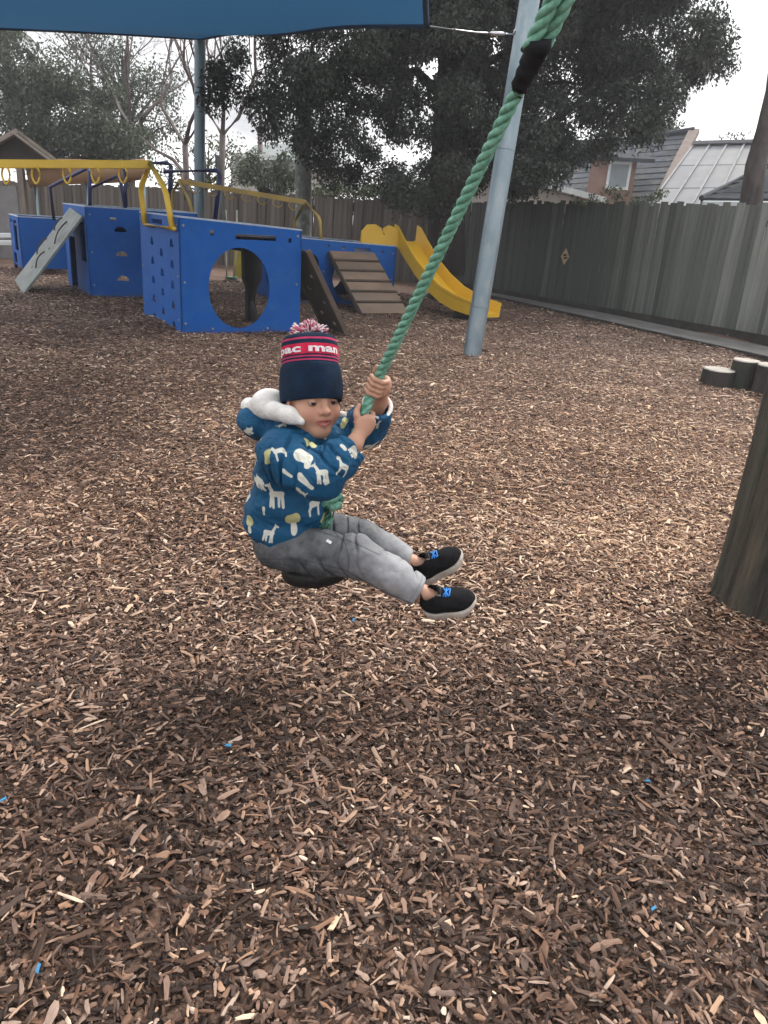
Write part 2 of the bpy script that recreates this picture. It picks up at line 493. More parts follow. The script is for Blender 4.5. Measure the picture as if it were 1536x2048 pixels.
# ================================================================ PATH
conc = mat('concrete', (0.19, 0.185, 0.178), (0.13, 0.127, 0.124), 0.85, 3, 6, 0.3, 60, c3=(0.11, 0.11, 0.095), s3=1.4, l3=0.5, h3=0.75)
old_wood_dark = mat('dark_edging_wood', (0.045, 0.04, 0.035), (0.02, 0.018, 0.016), 0.85, 6, 5, 0.4)
a = Vector((*PATH_A, 0)); b = Vector((*PATH_B, 0)); d = (b - a).normalized(); s = Vector((-d.y, d.x, 0))
if s.x < 0: s = -s
a2 = a - d * 1.2; b2 = b + d * 4
pth = MB().box((a2 + b2) / 2 + s * 0.42 + Vector((0, 0, -0.02)), (b2 - a2) / 2, s * 0.42, Vector((0, 0, 0.055)), 0.006).build('path', conc)
tag(pth, kind='structure')
for k in range(5):
    q0 = a2 + (b2 - a2) * (k / 5); q1 = a2 + (b2 - a2) * ((k + 1) / 5 - 0.002)
    MB().beam(q0 - s * 0.022 + Vector((0, 0, 0.0)), q1 - s * 0.022, 0.04, 0.10, bev=0.006).build('edging_board', old_wood_dark, pth)

# ================================================================ FENCES
def paling_mat(name, c1, c2, c3, s3, l3, h3, rand):
    return mat(name, c1, c2, 0.88, 7, 6, 0.5, 30, rand=rand, stretch=(1, 1, 0.12), c3=c3, s3=s3, l3=l3, h3=h3, bdist=0.004)
pal_back = paling_mat('weathered_paling', (0.17, 0.15, 0.13), (0.085, 0.075, 0.066), (0.065, 0.075, 0.058), 1.2, 0.5, 0.75, 0.28)
pal_right = paling_mat('mossy_shaded_paling', (0.082, 0.094, 0.083), (0.048, 0.058, 0.051), (0.036, 0.048, 0.039), 0.9, 0.42, 0.68, 0.16)
pal_pale = paling_mat('grey_paling', (0.255, 0.265, 0.240), (0.145, 0.154, 0.140), (0.072, 0.083, 0.070), 0.9, 0.46, 0.72, 0.18)
pal_mid = paling_mat('grey_green_paling', (0.148, 0.160, 0.142), (0.086, 0.096, 0.085), (0.053, 0.064, 0.053), 0.9, 0.44, 0.70, 0.17)
rail_m = mat('fence_rail', (0.075, 0.07, 0.06), None, 0.9, 5, 5, 0.3, rand=0.15)
def paling_mesh(w, h, seed):
    R = random.Random(seed); th = 0.018
    nseg = 4; vs = []; fs = []
    for i in range(nseg + 1):
        zz = h * i / nseg; cup = R.uniform(-.004, .004); ww = w / 2
        off = R.uniform(-.003, .003)
        for (xx, yy) in ((-ww, 0), (-ww * .8, -th - cup), (ww * .8, -th + cup), (ww, 0)):
            vs.append((xx + off, yy, zz))
    for i in range(nseg):
        for j in range(4):
            j2 = (j + 1) % 4
            fs.append((i * 4 + j, i * 4 + j2, (i + 1) * 4 + j2, (i + 1) * 4 + j))
    fs.append((3, 2, 1, 0)); fs.append(tuple(nseg * 4 + j for j in range(4)))
    me = bpy.data.meshes.new('paling'); me.from_pydata(vs, [], fs); return me
def fence(name, A, B, hA, hB, w, label, mats, seed, gap=0.003, posts=2.4):
    """palings from A to B; the play side is on the left when walking A -> B rotated -90 degrees"""
    A = Vector(A); B = Vector(B); d = B - A; Ln = d.length; d.normalize()
    nrm = Vector((d.y, -d.x, 0))                       # towards the play area
    root = empty(name, A, label, 'fence')
    R = random.Random(seed)
    nvar = 5
    meshes = {}
    k = 0; t = 0.0
    ang = math.atan2(d.y, d.x)
    while t < Ln:
        f = t / Ln; m = mats(f, R)
        key = (k % nvar, m.name)
        if key not in meshes:
            me = paling_mesh(w * (1 + 0.06 * math.sin(k * 2.1)), 1.0, seed * 31 + k); me.materials.append(m); meshes[key] = me
        me = meshes[key]
        o = bpy.data.objects.new('paling', me); COL.objects.link(o)
        o.location = A + d * (t + w / 2) + nrm * (R.uniform(-.003, .003) + (0.014 if k % 2 else 0)) + Vector((0, 0, -0.02))
        o.rotation_euler = (R.gauss(0, .006), R.gauss(0, .006), ang)
        o.scale = (1, 1, (hA + (hB - hA) * f) * (1 + R.gauss(0, 0.011)))
        attach(o, root)
        t += w - 0.032 + gap * R.uniform(0.2, 1.6); k += 1
    for zz in (0.25, 0.85, 1.45):
        MB().beam(A - nrm * 0.035 + Vector((0, 0, zz * hA / 1.7)), B - nrm * 0.035 + Vector((0, 0, zz * hB / 1.7)), 0.045, 0.09).build('rail', rail_m, root)
    t = 0.0
    while t < Ln:
        c = A + d * t - nrm * 0.11
        MB().box(c + Vector((0, 0, hA * 0.45)), (0.05, 0, 0), (0, 0.05, 0), (0, 0, hA * 0.5)).build('post', rail_m, root)
        t += posts
    return root
CORNER = Vector((0.90, 17.9, 0))
F_END = Vector((6.9, 8.75, 0))
def mats_right(f, R):
    t = np.clip((f - 0.36) / 0.42, 0, 1) + R.gauss(0, .16)
    return pal_right if t < .33 else (pal_mid if t < .72 else pal_pale)  # moss plus the tree's shade put into the paling colours towards the corner
fr = fence('paling_fence', CORNER, F_END, 1.74, 1.93, 0.135, 'mossy board fence beside the concrete path, tree shade coloured into its left part, pale at its right end', mats_right, 3, gap=0.002)
MB().beam(CORNER + Vector((-.03, -.05, 0.06)), F_END + Vector((-.03, -.05, 0.06)), 0.03, 0.13).build('foot_strip', old_wood_dark, fr)  # dark strip along the foot of the fence
def mats_back(f, R): return pal_back
fb = fence('paling_fence', (-20.5, 23.2, 0), CORNER + Vector((-0.03, 0.03, 0)), 1.46, 1.70, 0.145, 'brown weathered board fence behind the play boxes', mats_back, 9)

# small diamond sign on the fence
yellow_sign = mat('sign_yellow', (0.50, 0.38, 0.24), (0.42, 0.30, 0.18), 0.6, 9)
black_sign = mat('sign_black', (0.02, 0.02, 0.022), None, 0.6)
dF = (F_END - CORNER).normalized(); nF = Vector((dF.y, -dF.x, 0))
def on_fence(px, py, off=0.03):
    r = Vector(ray(px, py)); o0 = Vector((0, 0, CAMH)); q = CORNER + nF * off
    t = (q - o0).dot(nF) / r.dot(nF); return o0 + r * t
c = on_fence(1130, 513, 0.05)
sg = empty('diamond_sign', c, 'small tan diamond sign with black mark on the dark fence', 'sign')
hw, hh = 0.105, 0.145
MB().plate(c, dF, (0, 0, 1), [(-hw, 0), (0, -hh), (hw, 0), (0, hh)], [], 0.004).build('panel', yellow_sign, sg)
for (cx, cz) in ((-0.008, 0.022), (0.012, -0.026)):
    MB().plate(c + nF * 0.004, dF, (0, 0, 1), [(cx - .05, cz - .02), (cx + .045, cz - .012), (cx + .055, cz + .018), (cx - .02, cz + .022)], [], 0.003).build('marking', black_sign, sg)

# ================================================================ STUMPS AND POST
bark_dark = mat('log_bark', (0.05, 0.045, 0.038), (0.02, 0.019, 0.017), 0.9, 8, 6, 0.7, 20, stretch=(1, 1, .3), c3=(0.035, 0.05, 0.03), s3=4, l3=.5, h3=.75, bdist=0.02)
cut_wood = mat('sawn_log_end', (0.46, 0.43, 0.385), (0.33, 0.30, 0.265), 0.8, 9, 5, 0.2)
def stump(c, r, h, label, seed):
    R = random.Random(seed); n = 28
    root = empty('log_stump', c, label, 'log stump', 'cut log stumps by the path')
    rad = [r * (1 + 0.05 * math.sin(2 * k * math.pi / n * 3 + seed) + R.uniform(-.015, .015)) for k in range(n)]
    def ring(zz, f): return [Vector(c) + Vector((math.cos(2 * math.pi * k / n) * rad[k] * f, math.sin(2 * math.pi * k / n) * rad[k] * f, zz)) for k in range(n)]
    lv = [(-.06, 1.08), (h * .3, 1.01), (h * .7, .99), (h - .01, .98)]
    vs = []; fs = []
    for zz, f in lv: vs += ring(zz, f)
    for i in range(len(lv) - 1):
        for k in range(n):
            k2 = (k + 1) % n; fs.append((i * n + k, i * n + k2, (i + 1) * n + k2, (i + 1) * n + k))
    MB().add(vs, fs).build('bark', bark_dark, root, angle=40)
    tl = Vector((R.uniform(-.02, .02), R.uniform(-.02, .02), 0))
    vs = ring(h - .01, .98) + ring(h, .93) + ring(h + .001, .45) + [Vector(c) + Vector((0, 0, h))]
    fs = []
    for i in range(2):
        for k in range(n):
            k2 = (k + 1) % n; fs.append((i * n + k, i * n + k2, (i + 1) * n + k2, (i + 1) * n + k))
    for k in range(n): fs.append((2 * n + k, 2 * n + (k + 1) % n, 3 * n))
    MB().add(vs, fs).build('cut_top', cut_wood, root)
g1 = G(1442, 776); g2 = G(1490, 780); g3 = G(1532, 790)
stump(Vector((g1.x, g1.y + .12, 0)), 0.155, 0.165, 'shortest pale-topped log stump, at the left end of the row', 1)
stump(Vector((g2.x + .01, g2.y + .14, 0)), 0.128, 0.27, 'tallest pale-topped log stump, in the middle of the row', 2)
stump(Vector((g3.x + .04, g3.y + .08, 0)), 0.145, 0.275, 'log stump cut off by the edge, nearest the thick wooden post', 3)

post_m = mat('round_post_wood', (0.108, 0.090, 0.066), (0.018, 0.015, 0.012), 0.9, 1.7, 10, 1.0, 6, stretch=(11, 11, .6), c3=(0.050, 0.058, 0.044), s3=.7, l3=.46, h3=.64, bdist=0.03)
pb = Vector((1.51, 2.70, 0)); ptop = pb + Vector((0.04, 0.10, 2.2))
V_ = []; Fs = []; n = 96; R = random.Random(5)
cracks = [(R.uniform(0, 2 * math.pi), R.uniform(.018, .05), R.uniform(.004, .022), R.uniform(0, .5), R.uniform(.4, 1.0), R.uniform(-.10, .10)) for _ in range(34)]
for i in range(41):
    t = i / 40
    for k in range(n):
        a_ = 2 * math.pi * k / n
        r_ = 0.196 * (1 - .10 * t) * (1 + .10 * math.exp(-t * 14) + .018 * math.sin(3 * a_ + 2 * t) + .010 * math.sin(7 * a_ - 5 * t) + .004 * math.sin(23 * a_ + 9 * t))
        for (ca_, w_, d_, t0, t1, dr) in cracks:
            dd = (a_ - ca_ - dr * t + math.pi) % (2 * math.pi) - math.pi
            if abs(dd) < 3 * w_ and t0 - .05 < t < t1 + .05:
                r_ -= d_ * math.exp(-(dd / w_) ** 2) * min(1, max(0, (t - t0 + .05) / .05)) * min(1, max(0, (t1 + .05 - t) / .05))
        V_.append(pb + (ptop - pb) * t + Vector((math.cos(a_) * r_, math.sin(a_) * r_, -.08 if i == 0 else 0)))
for i in range(40):
    for k in range(n):
        k2 = (k + 1) % n; Fs.append((i * n + k, i * n + k2, (i + 1) * n + k2, (i + 1) * n + k))
Fs.append(tuple(40 * n + k for k in range(n)))
po = MB().add(V_, Fs).build('wooden_post', post_m, None, angle=50)
tag(po, 'thick round weathered timber post at the right edge', 'post')
# ================================================================ PLAY EQUIPMENT
PA = math.radians(32)
PO = Vector((-2.328, 8.44, 0)); PU = Vector((math.cos(PA), math.sin(PA), 0)); PV = Vector((-math.sin(PA), math.cos(PA), 0)); PZ = Vector((0, 0, 1))
def W(u, v, z=0.0): return PO + PU * u + PV * v + PZ * z
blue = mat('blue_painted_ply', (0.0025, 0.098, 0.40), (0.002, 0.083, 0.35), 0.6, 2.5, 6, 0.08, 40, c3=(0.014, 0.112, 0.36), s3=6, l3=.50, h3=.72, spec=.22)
def add_mud(m, top=.34):
    """mud splashed up from the bark"""
    t = m.node_tree; N = t.nodes; L = t.links; p = N['Principled BSDF']; src = p.inputs['Base Color'].links[0].from_socket
    co = N.new('ShaderNodeTexCoord'); sx = N.new('ShaderNodeSeparateXYZ'); L.new(co.outputs['Object'], sx.inputs[0])
    nz = N.new('ShaderNodeTexNoise'); nz.inputs['Scale'].default_value = 16; nz.inputs['Detail'].default_value = 8; nz.inputs['Roughness'].default_value = .7; L.new(co.outputs['Object'], nz.inputs['Vector'])
    a = N.new('ShaderNodeMath'); a.operation = 'MULTIPLY_ADD'; a.inputs[1].default_value = -.9 / top; L.new(sx.outputs[2], a.inputs[0]); L.new(nz.outputs['Fac'], a.inputs[2])
    r = N.new('ShaderNodeMapRange'); r.inputs[1].default_value = .30; r.inputs[2].default_value = .62; r.inputs[4].default_value = .55; L.new(a.outputs[0], r.inputs[0])
    mx = N.new('ShaderNodeMix'); mx.data_type = 'RGBA'; mx.inputs[7].default_value = (.085, .070, .055, 1); L.new(src, mx.inputs[6]); L.new(r.outputs[0], mx.inputs[0]); L.new(mx.outputs[2], p.inputs['Base Color'])
add_mud(blue)
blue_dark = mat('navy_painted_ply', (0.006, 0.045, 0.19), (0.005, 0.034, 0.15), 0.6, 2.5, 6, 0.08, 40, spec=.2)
edge_pale = mat('worn_ply_edge', (0.48, 0.54, 0.60), (0.30, 0.38, 0.50), 0.7, 14)
deck_m = mat('deck_ply', (0.09, 0.10, 0.13), (0.05, 0.05, 0.06), 0.8, 4)
inner_m = mat('black_post', (0.012, 0.013, 0.016), None, 0.6)
yellow = mat('yellow_paint', (0.72, 0.49, 0.045), (0.64, 0.42, 0.04), 0.42, 3, 5, 0.05, 40, c3=(0.44, 0.26, 0.05), s3=9, l3=.62, h3=.8)
yellow_dull = mat('dull_yellow_paint', (0.46, 0.31, 0.07), (0.34, 0.23, 0.06), 0.55, 4, 5, c3=(0.30, 0.24, 0.12), s3=6, l3=.5, h3=.75)
slide_m = mat('slide_plastic', (0.76, 0.48, 0.034), (0.69, 0.42, 0.03), 0.42, 1.6, 4, 0.03, 30, c3=(0.50, 0.31, 0.07), s3=7, l3=.6, h3=.85)
navy_tube = mat('navy_tube', (0.012, 0.022, 0.115), (0.010, 0.018, 0.09), 0.4, 5)
plank_m = mat('ramp_plank', (0.235, 0.165, 0.115), (0.16, 0.11, 0.08), 0.8, 6, 6, 0.35, 30, rand=0.14, stretch=(.3, .3, 1), c3=(0.18, 0.15, 0.12), s3=3)
cleat_m = mat('ramp_cleat', (0.075, 0.055, 0.042), None, 0.85, 6, 5, 0.3)
grey_ply = mat('grey_climbing_board', (0.225, 0.25, 0.245), (0.155, 0.175, 0.175), 0.75, 5, 6, 0.15, 30, c3=(0.12, 0.125, 0.115), s3=3, l3=.5, h3=.8)
brown_ply = mat('brown_climbing_board', (0.055, 0.042, 0.036), (0.034, 0.027, 0.024), 0.75, 5, 6, 0.2, 30)
brown_edge = mat('brown_timber', (0.12, 0.085, 0.062), (0.075, 0.054, 0.04), 0.8, 6, 6, 0.3)

def panel(root, name, a, b, z0, za, zb, holes, m=None, th=0.018, cap=True):
    """upright sheet from plan point a to b, bottom z0, top za..zb; holes given in metres from a; outside to the right of a -> b"""
    a = Vector(a); b = Vector(b); Ln = (b - a).length; ex = (b - a) / Ln
    o = MB().plate((a.x, a.y, 0), ex, PZ, [(0, z0), (Ln, z0), (Ln, zb), (0, za)], holes, th).build(name, m or blue, root)
    if cap:
        nrm = ex.cross(PZ)
        MB().beam(Vector((a.x, a.y, za + .004)) - nrm * th / 2, Vector((b.x, b.y, zb + .004)) - nrm * th / 2, th + .006, .016).build('top_edge', edge_pale, o)
    return o
def holdhole(cx, cz, s=1.0):                      # little teardrop finger hole
    return [(cx - .06 * s, cz - .042 * s), (cx + .075 * s, cz - .048 * s), (cx + .06 * s, cz + .01 * s), (cx + .004 * s, cz + .05 * s), (cx - .045 * s, cz + .018 * s)]
def halfmoon(cx, cz, w=.085, h=.07):
    return [(cx - w, cz)] + [(cx + w, cz)] + [(cx + w * math.cos(t), cz + h * math.sin(t)) for t in np.linspace(0.25, math.pi - .25, 8)]

# --- front cube with the big round opening
cu = empty('play_cube', W(.7, .75), 'blue play cube with a big round hole, nearest of the boxes', 'play cube', 'blue play boxes')
ZT, ZR = 1.20, 1.135
h_round = circ(0.665, 0.495, 0.355, 0.43, 44)
panel(cu, 'front_panel', W(0, 0), W(1.4, 0), -.1, ZT, ZR,
      [h_round, rect(.335, 1.035, .385, 1.09), rect(.62, 1.01, 1.09, 1.065), rect(1.24, 1.0, 1.275, 1.05)])
lh = []
for j in range(5):
    zz = 0.93 - .215 * j
    lh += [holdhole(1.28, zz), holdhole(0.50, zz - .02)]
    if j < 4: lh.append(holdhole(0.88, zz - .12))
panel(cu, 'side_panel', W(0, 1.56), W(0, 0), -.1, ZT + .0, ZT, lh + [rect(.50, 1.10, .95, 1.15)], blue)
panel(cu, 'side_panel', W(1.4, 0), W(1.4, 1.56), .92, ZR, ZR, [])
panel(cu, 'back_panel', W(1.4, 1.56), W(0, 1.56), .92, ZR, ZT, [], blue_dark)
MB().plate(W(.02, .02, 1.06), PU, PV, [(0, 0), (1.36, 0), (1.36, 1.52), (0, 1.52)], [], .02).build('deck', deck_m, cu)
for (uu, vv) in ((.05, .05), (1.35, .05), (.05, 1.5), (1.35, 1.5)):
    MB().box(W(uu, vv, .5), PU * .035, PV * .035, PZ * .55).build('corner_post', inner_m, cu)

bolt_m = mat('zinc_bolt', (.28, .29, .31), None, .45, 20, metal=.5)
def bolts(root, a, b, spots):
    a = Vector(a); b = Vector(b); ex = (b - a).normalized(); nr = ex.cross(PZ)
    for (x_, z_) in spots:
        MB().lathe(a + ex * x_ + PZ * z_, nr, [(.014, -.002), (.014, .006), (.010, .009), (.003, .010)], 8).build('bolt', bolt_m, root)
bolts(cu, W(0, 0), W(1.4, 0), [(.05, .12), (.05, .55), (.05, 1.12), (1.35, .12), (1.35, .55), (1.35, 1.07), (.35, .06), (1.0, .06)])
bolts(cu, W(0, 1.56), W(0, 0), [(.06, .15), (.06, .6), (.06, 1.12), (1.5, .15), (1.5, .6), (1.5, 1.12)])
# dark post standing behind it, seen through the hole
dp = MB()
dpb = G(503, 640); dp.tube([dpb - PZ * .05, dpb + PZ * .5, dpb + PZ * 1.0], [.135, .125, .135], 20)
dpo = dp.build('round_pillar', inner_m, None, angle=40)
tag(dpo, 'black round pillar seen through the hole of the nearest blue cube', 'pillar')

# --- middle cube
cm_ = empty('play_cube', W(.5, 4.4), 'blue play cube with three half-moon holes, left of the nearest cube', 'play cube', 'blue play boxes')
panel(cm_, 'front_panel', W(-.24, 3.57), W(1.35, 3.57), -.1, 1.2, 1.2, [halfmoon(.47, .89), halfmoon(.47, .56), halfmoon(.47, .22), rect(.33, 1.03, .42, 1.08), holdhole(1.1, .72), holdhole(1.1, .4), holdhole(1.1, .1)])
panel(cm_, 'side_panel', W(-.24, 5.28), W(-.24, 3.57), -.1, 1.2, 1.2, [rect(1.22, .45, 1.60, .98), rect(.3, .0, .80, .75), rect(.35, 1.05, .6, 1.12)])
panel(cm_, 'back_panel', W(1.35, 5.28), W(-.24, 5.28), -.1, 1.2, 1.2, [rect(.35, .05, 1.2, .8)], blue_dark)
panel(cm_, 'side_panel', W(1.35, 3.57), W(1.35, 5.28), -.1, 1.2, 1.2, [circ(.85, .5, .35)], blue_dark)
bolts(cm_, W(-.24, 3.57), W(1.35, 3.57), [(.06, .15), (.06, .6), (.06, 1.1), (.75, 1.1)])
MB().plate(W(-.22, 3.59, 1.05), PU, PV, [(0, 0), (1.55, 0), (1.55, 1.67), (0, 1.67)], [], .02).build('deck', deck_m, cm_)

# --- low bridge deck between the two cubes
br = empty('bridge_box', W(.95, 2.6), 'low navy bridging deck joining the two left play cubes', 'play bridge')
panel(br, 'side_panel', W(.72, 3.54), W(.72, 1.60), .80, 1.10, 1.10, [], blue_dark)
panel(br, 'side_panel', W(1.3, 1.60), W(1.3, 3.54), .80, 1.1, 1.1, [], blue_dark)
MB().plate(W(.74, 1.6, 1.0), PU, PV, [(0, 0), (.54, 0), (.54, 1.92), (0, 1.92)], [], .02).build('deck', deck_m, br)

def on_plane(px, py, q, n):
    r = Vector(ray(px, py)); o0 = Vector((0, 0, CAMH)); return o0 + r * ((Vector(q) - o0).dot(n) / r.dot(n))
# --- far left low cube
cl_ = empty('play_cube', W(-.2, 7.4), 'small low blue play cube with rectangular windows at the far left', 'play cube', 'blue play boxes')
panel(cl_, 'front_panel', W(-.73, 6.75), W(.62, 6.75), .1, .93, .93, [rect(.62, .68, .74, .74), rect(.95, .2, 1.05, .28)])
panel(cl_, 'side_panel', W(-.73, 8.0), W(-.73, 6.75), .1, .93, .93, [rect(.5, .36, .95, .86), rect(.2, .12, .6, .30), rect(.1, .8, .35, .87)])
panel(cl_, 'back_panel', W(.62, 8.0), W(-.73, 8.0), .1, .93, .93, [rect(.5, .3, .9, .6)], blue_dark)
MB().plate(W(-.7, 6.78, .78), PU, PV, [(0, 0), (1.3, 0), (1.3, 1.2), (0, 1.2)], [], .02).build('deck', deck_m, cl_)
for (uu, vv) in ((-.7, 6.79), (.58, 6.79), (-.7, 7.96), (.58, 7.96)):
    MB().box(W(uu, vv, .4), PU * .03, PV * .03, PZ * .45).build('leg', navy_tube, cl_)

# --- right platform that carries the slide
pr = empty('play_platform', W(3.1, 3.3), 'blue play platform with arched openings behind the plank ramp', 'play platform', 'blue play boxes')
def arch(x0, x1, z0, z1):
    r = (x1 - x0) / 2
    return [(x0, z0), (x1, z0)] + [(x0 + r + r * math.cos(t), z1 - r + r * math.sin(t)) for t in np.linspace(0, math.pi, 12)]
panel(pr, 'front_panel', W(2.5, 2.63), W(4.28, 2.63), -.08, .965, .905, [arch(.10, .42, .05, .76), circ(1.02, .40, .36, .34, 32), rect(.80, .83, .86, .87), rect(1.02, .81, 1.30, .86), rect(1.5, .80, 1.55, .84), rect(.55, .85, .59, .89)])
panel(pr, 'side_panel', W(4.28, 2.63), W(4.28, 4.1), -.08, .905, .905, [])
panel(pr, 'side_panel', W(2.5, 4.1), W(2.5, 2.63), -.08, .965, .965, [circ(.73, .42, .34)])
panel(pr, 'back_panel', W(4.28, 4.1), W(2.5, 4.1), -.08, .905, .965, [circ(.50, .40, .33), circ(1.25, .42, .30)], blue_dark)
bolts(pr, W(2.5, 2.63), W(4.28, 2.63), [(.5, .15), (.5, .5), (1.72, .8), (1.72, .4), (1.4, .1)])
MB().plate(W(2.53, 2.66, .80), PU, PV, [(0, 0), (1.72, 0), (1.72, 1.4), (0, 1.4)], [], .02).build('deck', deck_m, pr)
panel(pr, 'divider', W(3.05, 2.68), W(3.05, 4.08), -.05, .78, .78, [circ(.7, .42, .30)], inner_m, cap=False)

# --- plank ramp
rm = empty('plank_ramp', W(3.45, 1.5), 'wooden plank ramp with dark foot cleats leaning on the blue platform', 'ramp')
r0 = W(3.06, 1.47, .02); r1 = W(3.06, 2.58, .80); rd = (r1 - r0); rl = rd.length; rd.normalize(); rn = PU.cross(rd).normalized()
npl = 6
for k in range(npl):
    t0 = k / npl; t1 = (k + 1) / npl - .004
    MB().box(r0 + rd * rl * (t0 + t1) / 2 + PU * .39, PU * .39, rd * rl * (t1 - t0) / 2, rn * .012, .003).build('plank', plank_m, rm)
    if k < npl - 0 and k > 0:
        MB().box(r0 + rd * rl * t0 + PU * .39 + rn * .024, PU * .385, rd * .018, rn * .012, .003).build('cleat', cleat_m, rm)
for uu in (.0, .78):
    MB().beam(r0 + PU * uu - rn * .04 - rd * .05, r1 + PU * uu - rn * .04, .03, .05, up=rn).build('rail', cleat_m, rm)

# --- dark climbing board on the right of the front cube
cb = empty('climbing_board', W(1.95, .2), 'dark brown climbing board with hand holes leaning right of the round-hole cube', 'climbing board', 'leaning climbing boards')
c0 = W(1.97, -.10, 0); c1_ = W(1.43, -.10, .93); cd = c1_ - c0; cl = cd.length; cd.normalize(); cn = PV.cross(cd).normalized()
MB().plate(c0, PV, cd, [(0, 0), (.60, 0), (.60, cl), (0, cl)], [halfmoon(.18, .10, .05, .05), halfmoon(.40, .22, .05, .05), halfmoon(.18, .38, .05, .05), halfmoon(.42, .55, .05, .05), halfmoon(.2, .72, .05, .05)], .018).build('board', brown_ply, cb)
for vv in (-.01, .61):
    MB().beam(c0 + PV * vv - cd * .02, c1_ + PV * vv, .035, .06, up=cn, bev=.004).build('side_rail', brown_edge, cb)

# --- grey climbing board on the left
gb = empty('climbing_board', W(-1.0, 4.1), 'pale grey climbing board with rope loops leaning on the left cube', 'climbing board', 'leaning climbing boards')
b0 = G(46, 588); b0l = G(17, 575); b1 = on_plane(164, 432, W(-.27, 3.6), PU); b1l = on_plane(131, 428, W(-.27, 3.6), PU)
bwid = ((b0l - b0).length + (b1l - b1).length) / 2
bd = b1 - b0; bl = bd.length; bd.normalize(); bs = (b0l - b0 + b1l - b1); bs = (bs - bd * bs.dot(bd)).normalized(); bn = bd.cross(bs).normalized()
if bn.z < 0: bn = -bn
MB().plate(b0 + bs * bwid, -bs, bd, [(0, 0), (bwid, 0), (bwid, bl), (0, bl)], [circ(bwid * .42, bl * .25, .03, .022, 10), circ(bwid * .58, bl * .52, .03, .022, 10), circ(bwid * .4, bl * .75, .03, .022, 10)], .03).build('board', grey_ply, gb)
for (f0, f1, w0, w1) in ((.28, .46, .3, .5), (.60, .86, .28, .5), (.38, .58, .80, .92), (.70, .86, .82, .92)):
    pts_ = [b0 + bs * bwid * (w0 + (w1 - w0) * t) + bd * bl * (f0 + (f1 - f0) * t) + bn * (.012 + .035 * math.sin(math.pi * t)) for t in np.linspace(0, 1, 9)]
    MB().tube(pts_, .011, 6).build('hand_rope', cleat_m, gb)

# --- yellow monkey bars: near set
def ringloop(c, d, r, hgt, thick, root, m):
    """D-shaped hanging handle, plane spanned by d and -Z"""
    d = Vector(d).normalized(); pts_ = []
    for t in np.linspace(0, 2 * math.pi, 17)[:-1]:
        x = math.cos(t); y_ = math.sin(t)
        pts_.append(Vector(c) + d * r * (x if y_ > 0 else x * (1 - .25 * (-y_)) ) + PZ * (-hgt / 2 + y_ * hgt / 2))
    MB().tube(pts_, thick, 6, closed=True).build('hand_ring', m, root, True)
mbars = empty('monkey_bars', P(300, 328, 9.2).to_2d().to_3d(), 'bright yellow overhead bar with hanging rings on the left', 'monkey bars', 'yellow overhead ring bars')
e0 = P(300, 329, 9.2); e1 = P(-190, 327, 8.15)
MB().beam(e1, e0, .05, .085, bev=.008).build('beam', yellow, mbars)
bdir = (e0 - e1).normalized()
for pxk in (245, 190, 133, 70, 10, -52, -115):
    f = (pxk - 300) / (-490.0)
    yk = 1 / ((1 - f) / 9.2 + f / 8.15)
    q = P(pxk, 333, yk)
    ringloop(q + Vector((0, 0, -.0)), (bdir + Vector((0.0, -0.9, 0))), .062, .165, .011, mbars, yellow)
fq = W(-.035, 0)
fR, fL = on_plane(345, 457, fq, PU), on_plane(290, 449, fq, PU)
for pp in ([P(300, 326, 9.2), P(331, 380, fR.y + .05), fR], [P(300, 330, 9.25), P(281, 375, fL.y - .02), fL]):
    MB().tube([pp[0], pp[0].lerp(pp[1], .5), pp[1].lerp(pp[0], .12), pp[1].lerp(pp[2], .12), pp[1].lerp(pp[2], .5), pp[2]], .031, 8).build('end_leg', yellow, mbars, True)
MB().tube([fL, fR + (fR - fL) * .06], .024, 8).build('foot_bar', yellow, mbars, True)

# --- yellow monkey bars: far set
mb2 = empty('monkey_bars', P(610, 404, 12.6).to_2d().to_3d(), 'dull yellow overhead ring bar sloping down towards the slide platform', 'monkey bars', 'yellow overhead ring bars')
f0_ = P(358, 362, 12.9); f1_ = P(612, 405, 12.75)
MB().beam(f0_, f1_, .045, .075, bev=.006).build('beam', yellow_dull, mb2)
for pxk in (390, 425, 460, 494, 525, 556, 588):
    f = (pxk - 358) / 254.0
    q = P(pxk, 364 + f * 43, 12.9 - .15 * f)
    ringloop(q, (1, .55, 0), .085, .12, .009, mb2, yellow_dull)
for ch in ([(612, 405, 12.75), (640, 437, 12.55), (642, 483, 12.5)], [(611, 406, 12.8), (590, 440, 13.3), (588, 462, 13.3)], [(358, 362, 12.9), (378, 400, 12.6), (388, 436, 12.6)], [(358, 364, 12.9), (345, 385, 13.3), (345, 430, 13.3)]):
    pp = [P(*q) for q in ch]
    MB().tube([pp[0], pp[1].lerp(pp[0], .12), pp[1].lerp(pp[2], .12), pp[2]], .026, 8).build('end_leg', yellow_dull, mb2, True)
MB().tube([P(600, 476, 12.9), P(643, 484, 12.5)], .022, 8).build('foot_bar', yellow_dull, mb2, True)

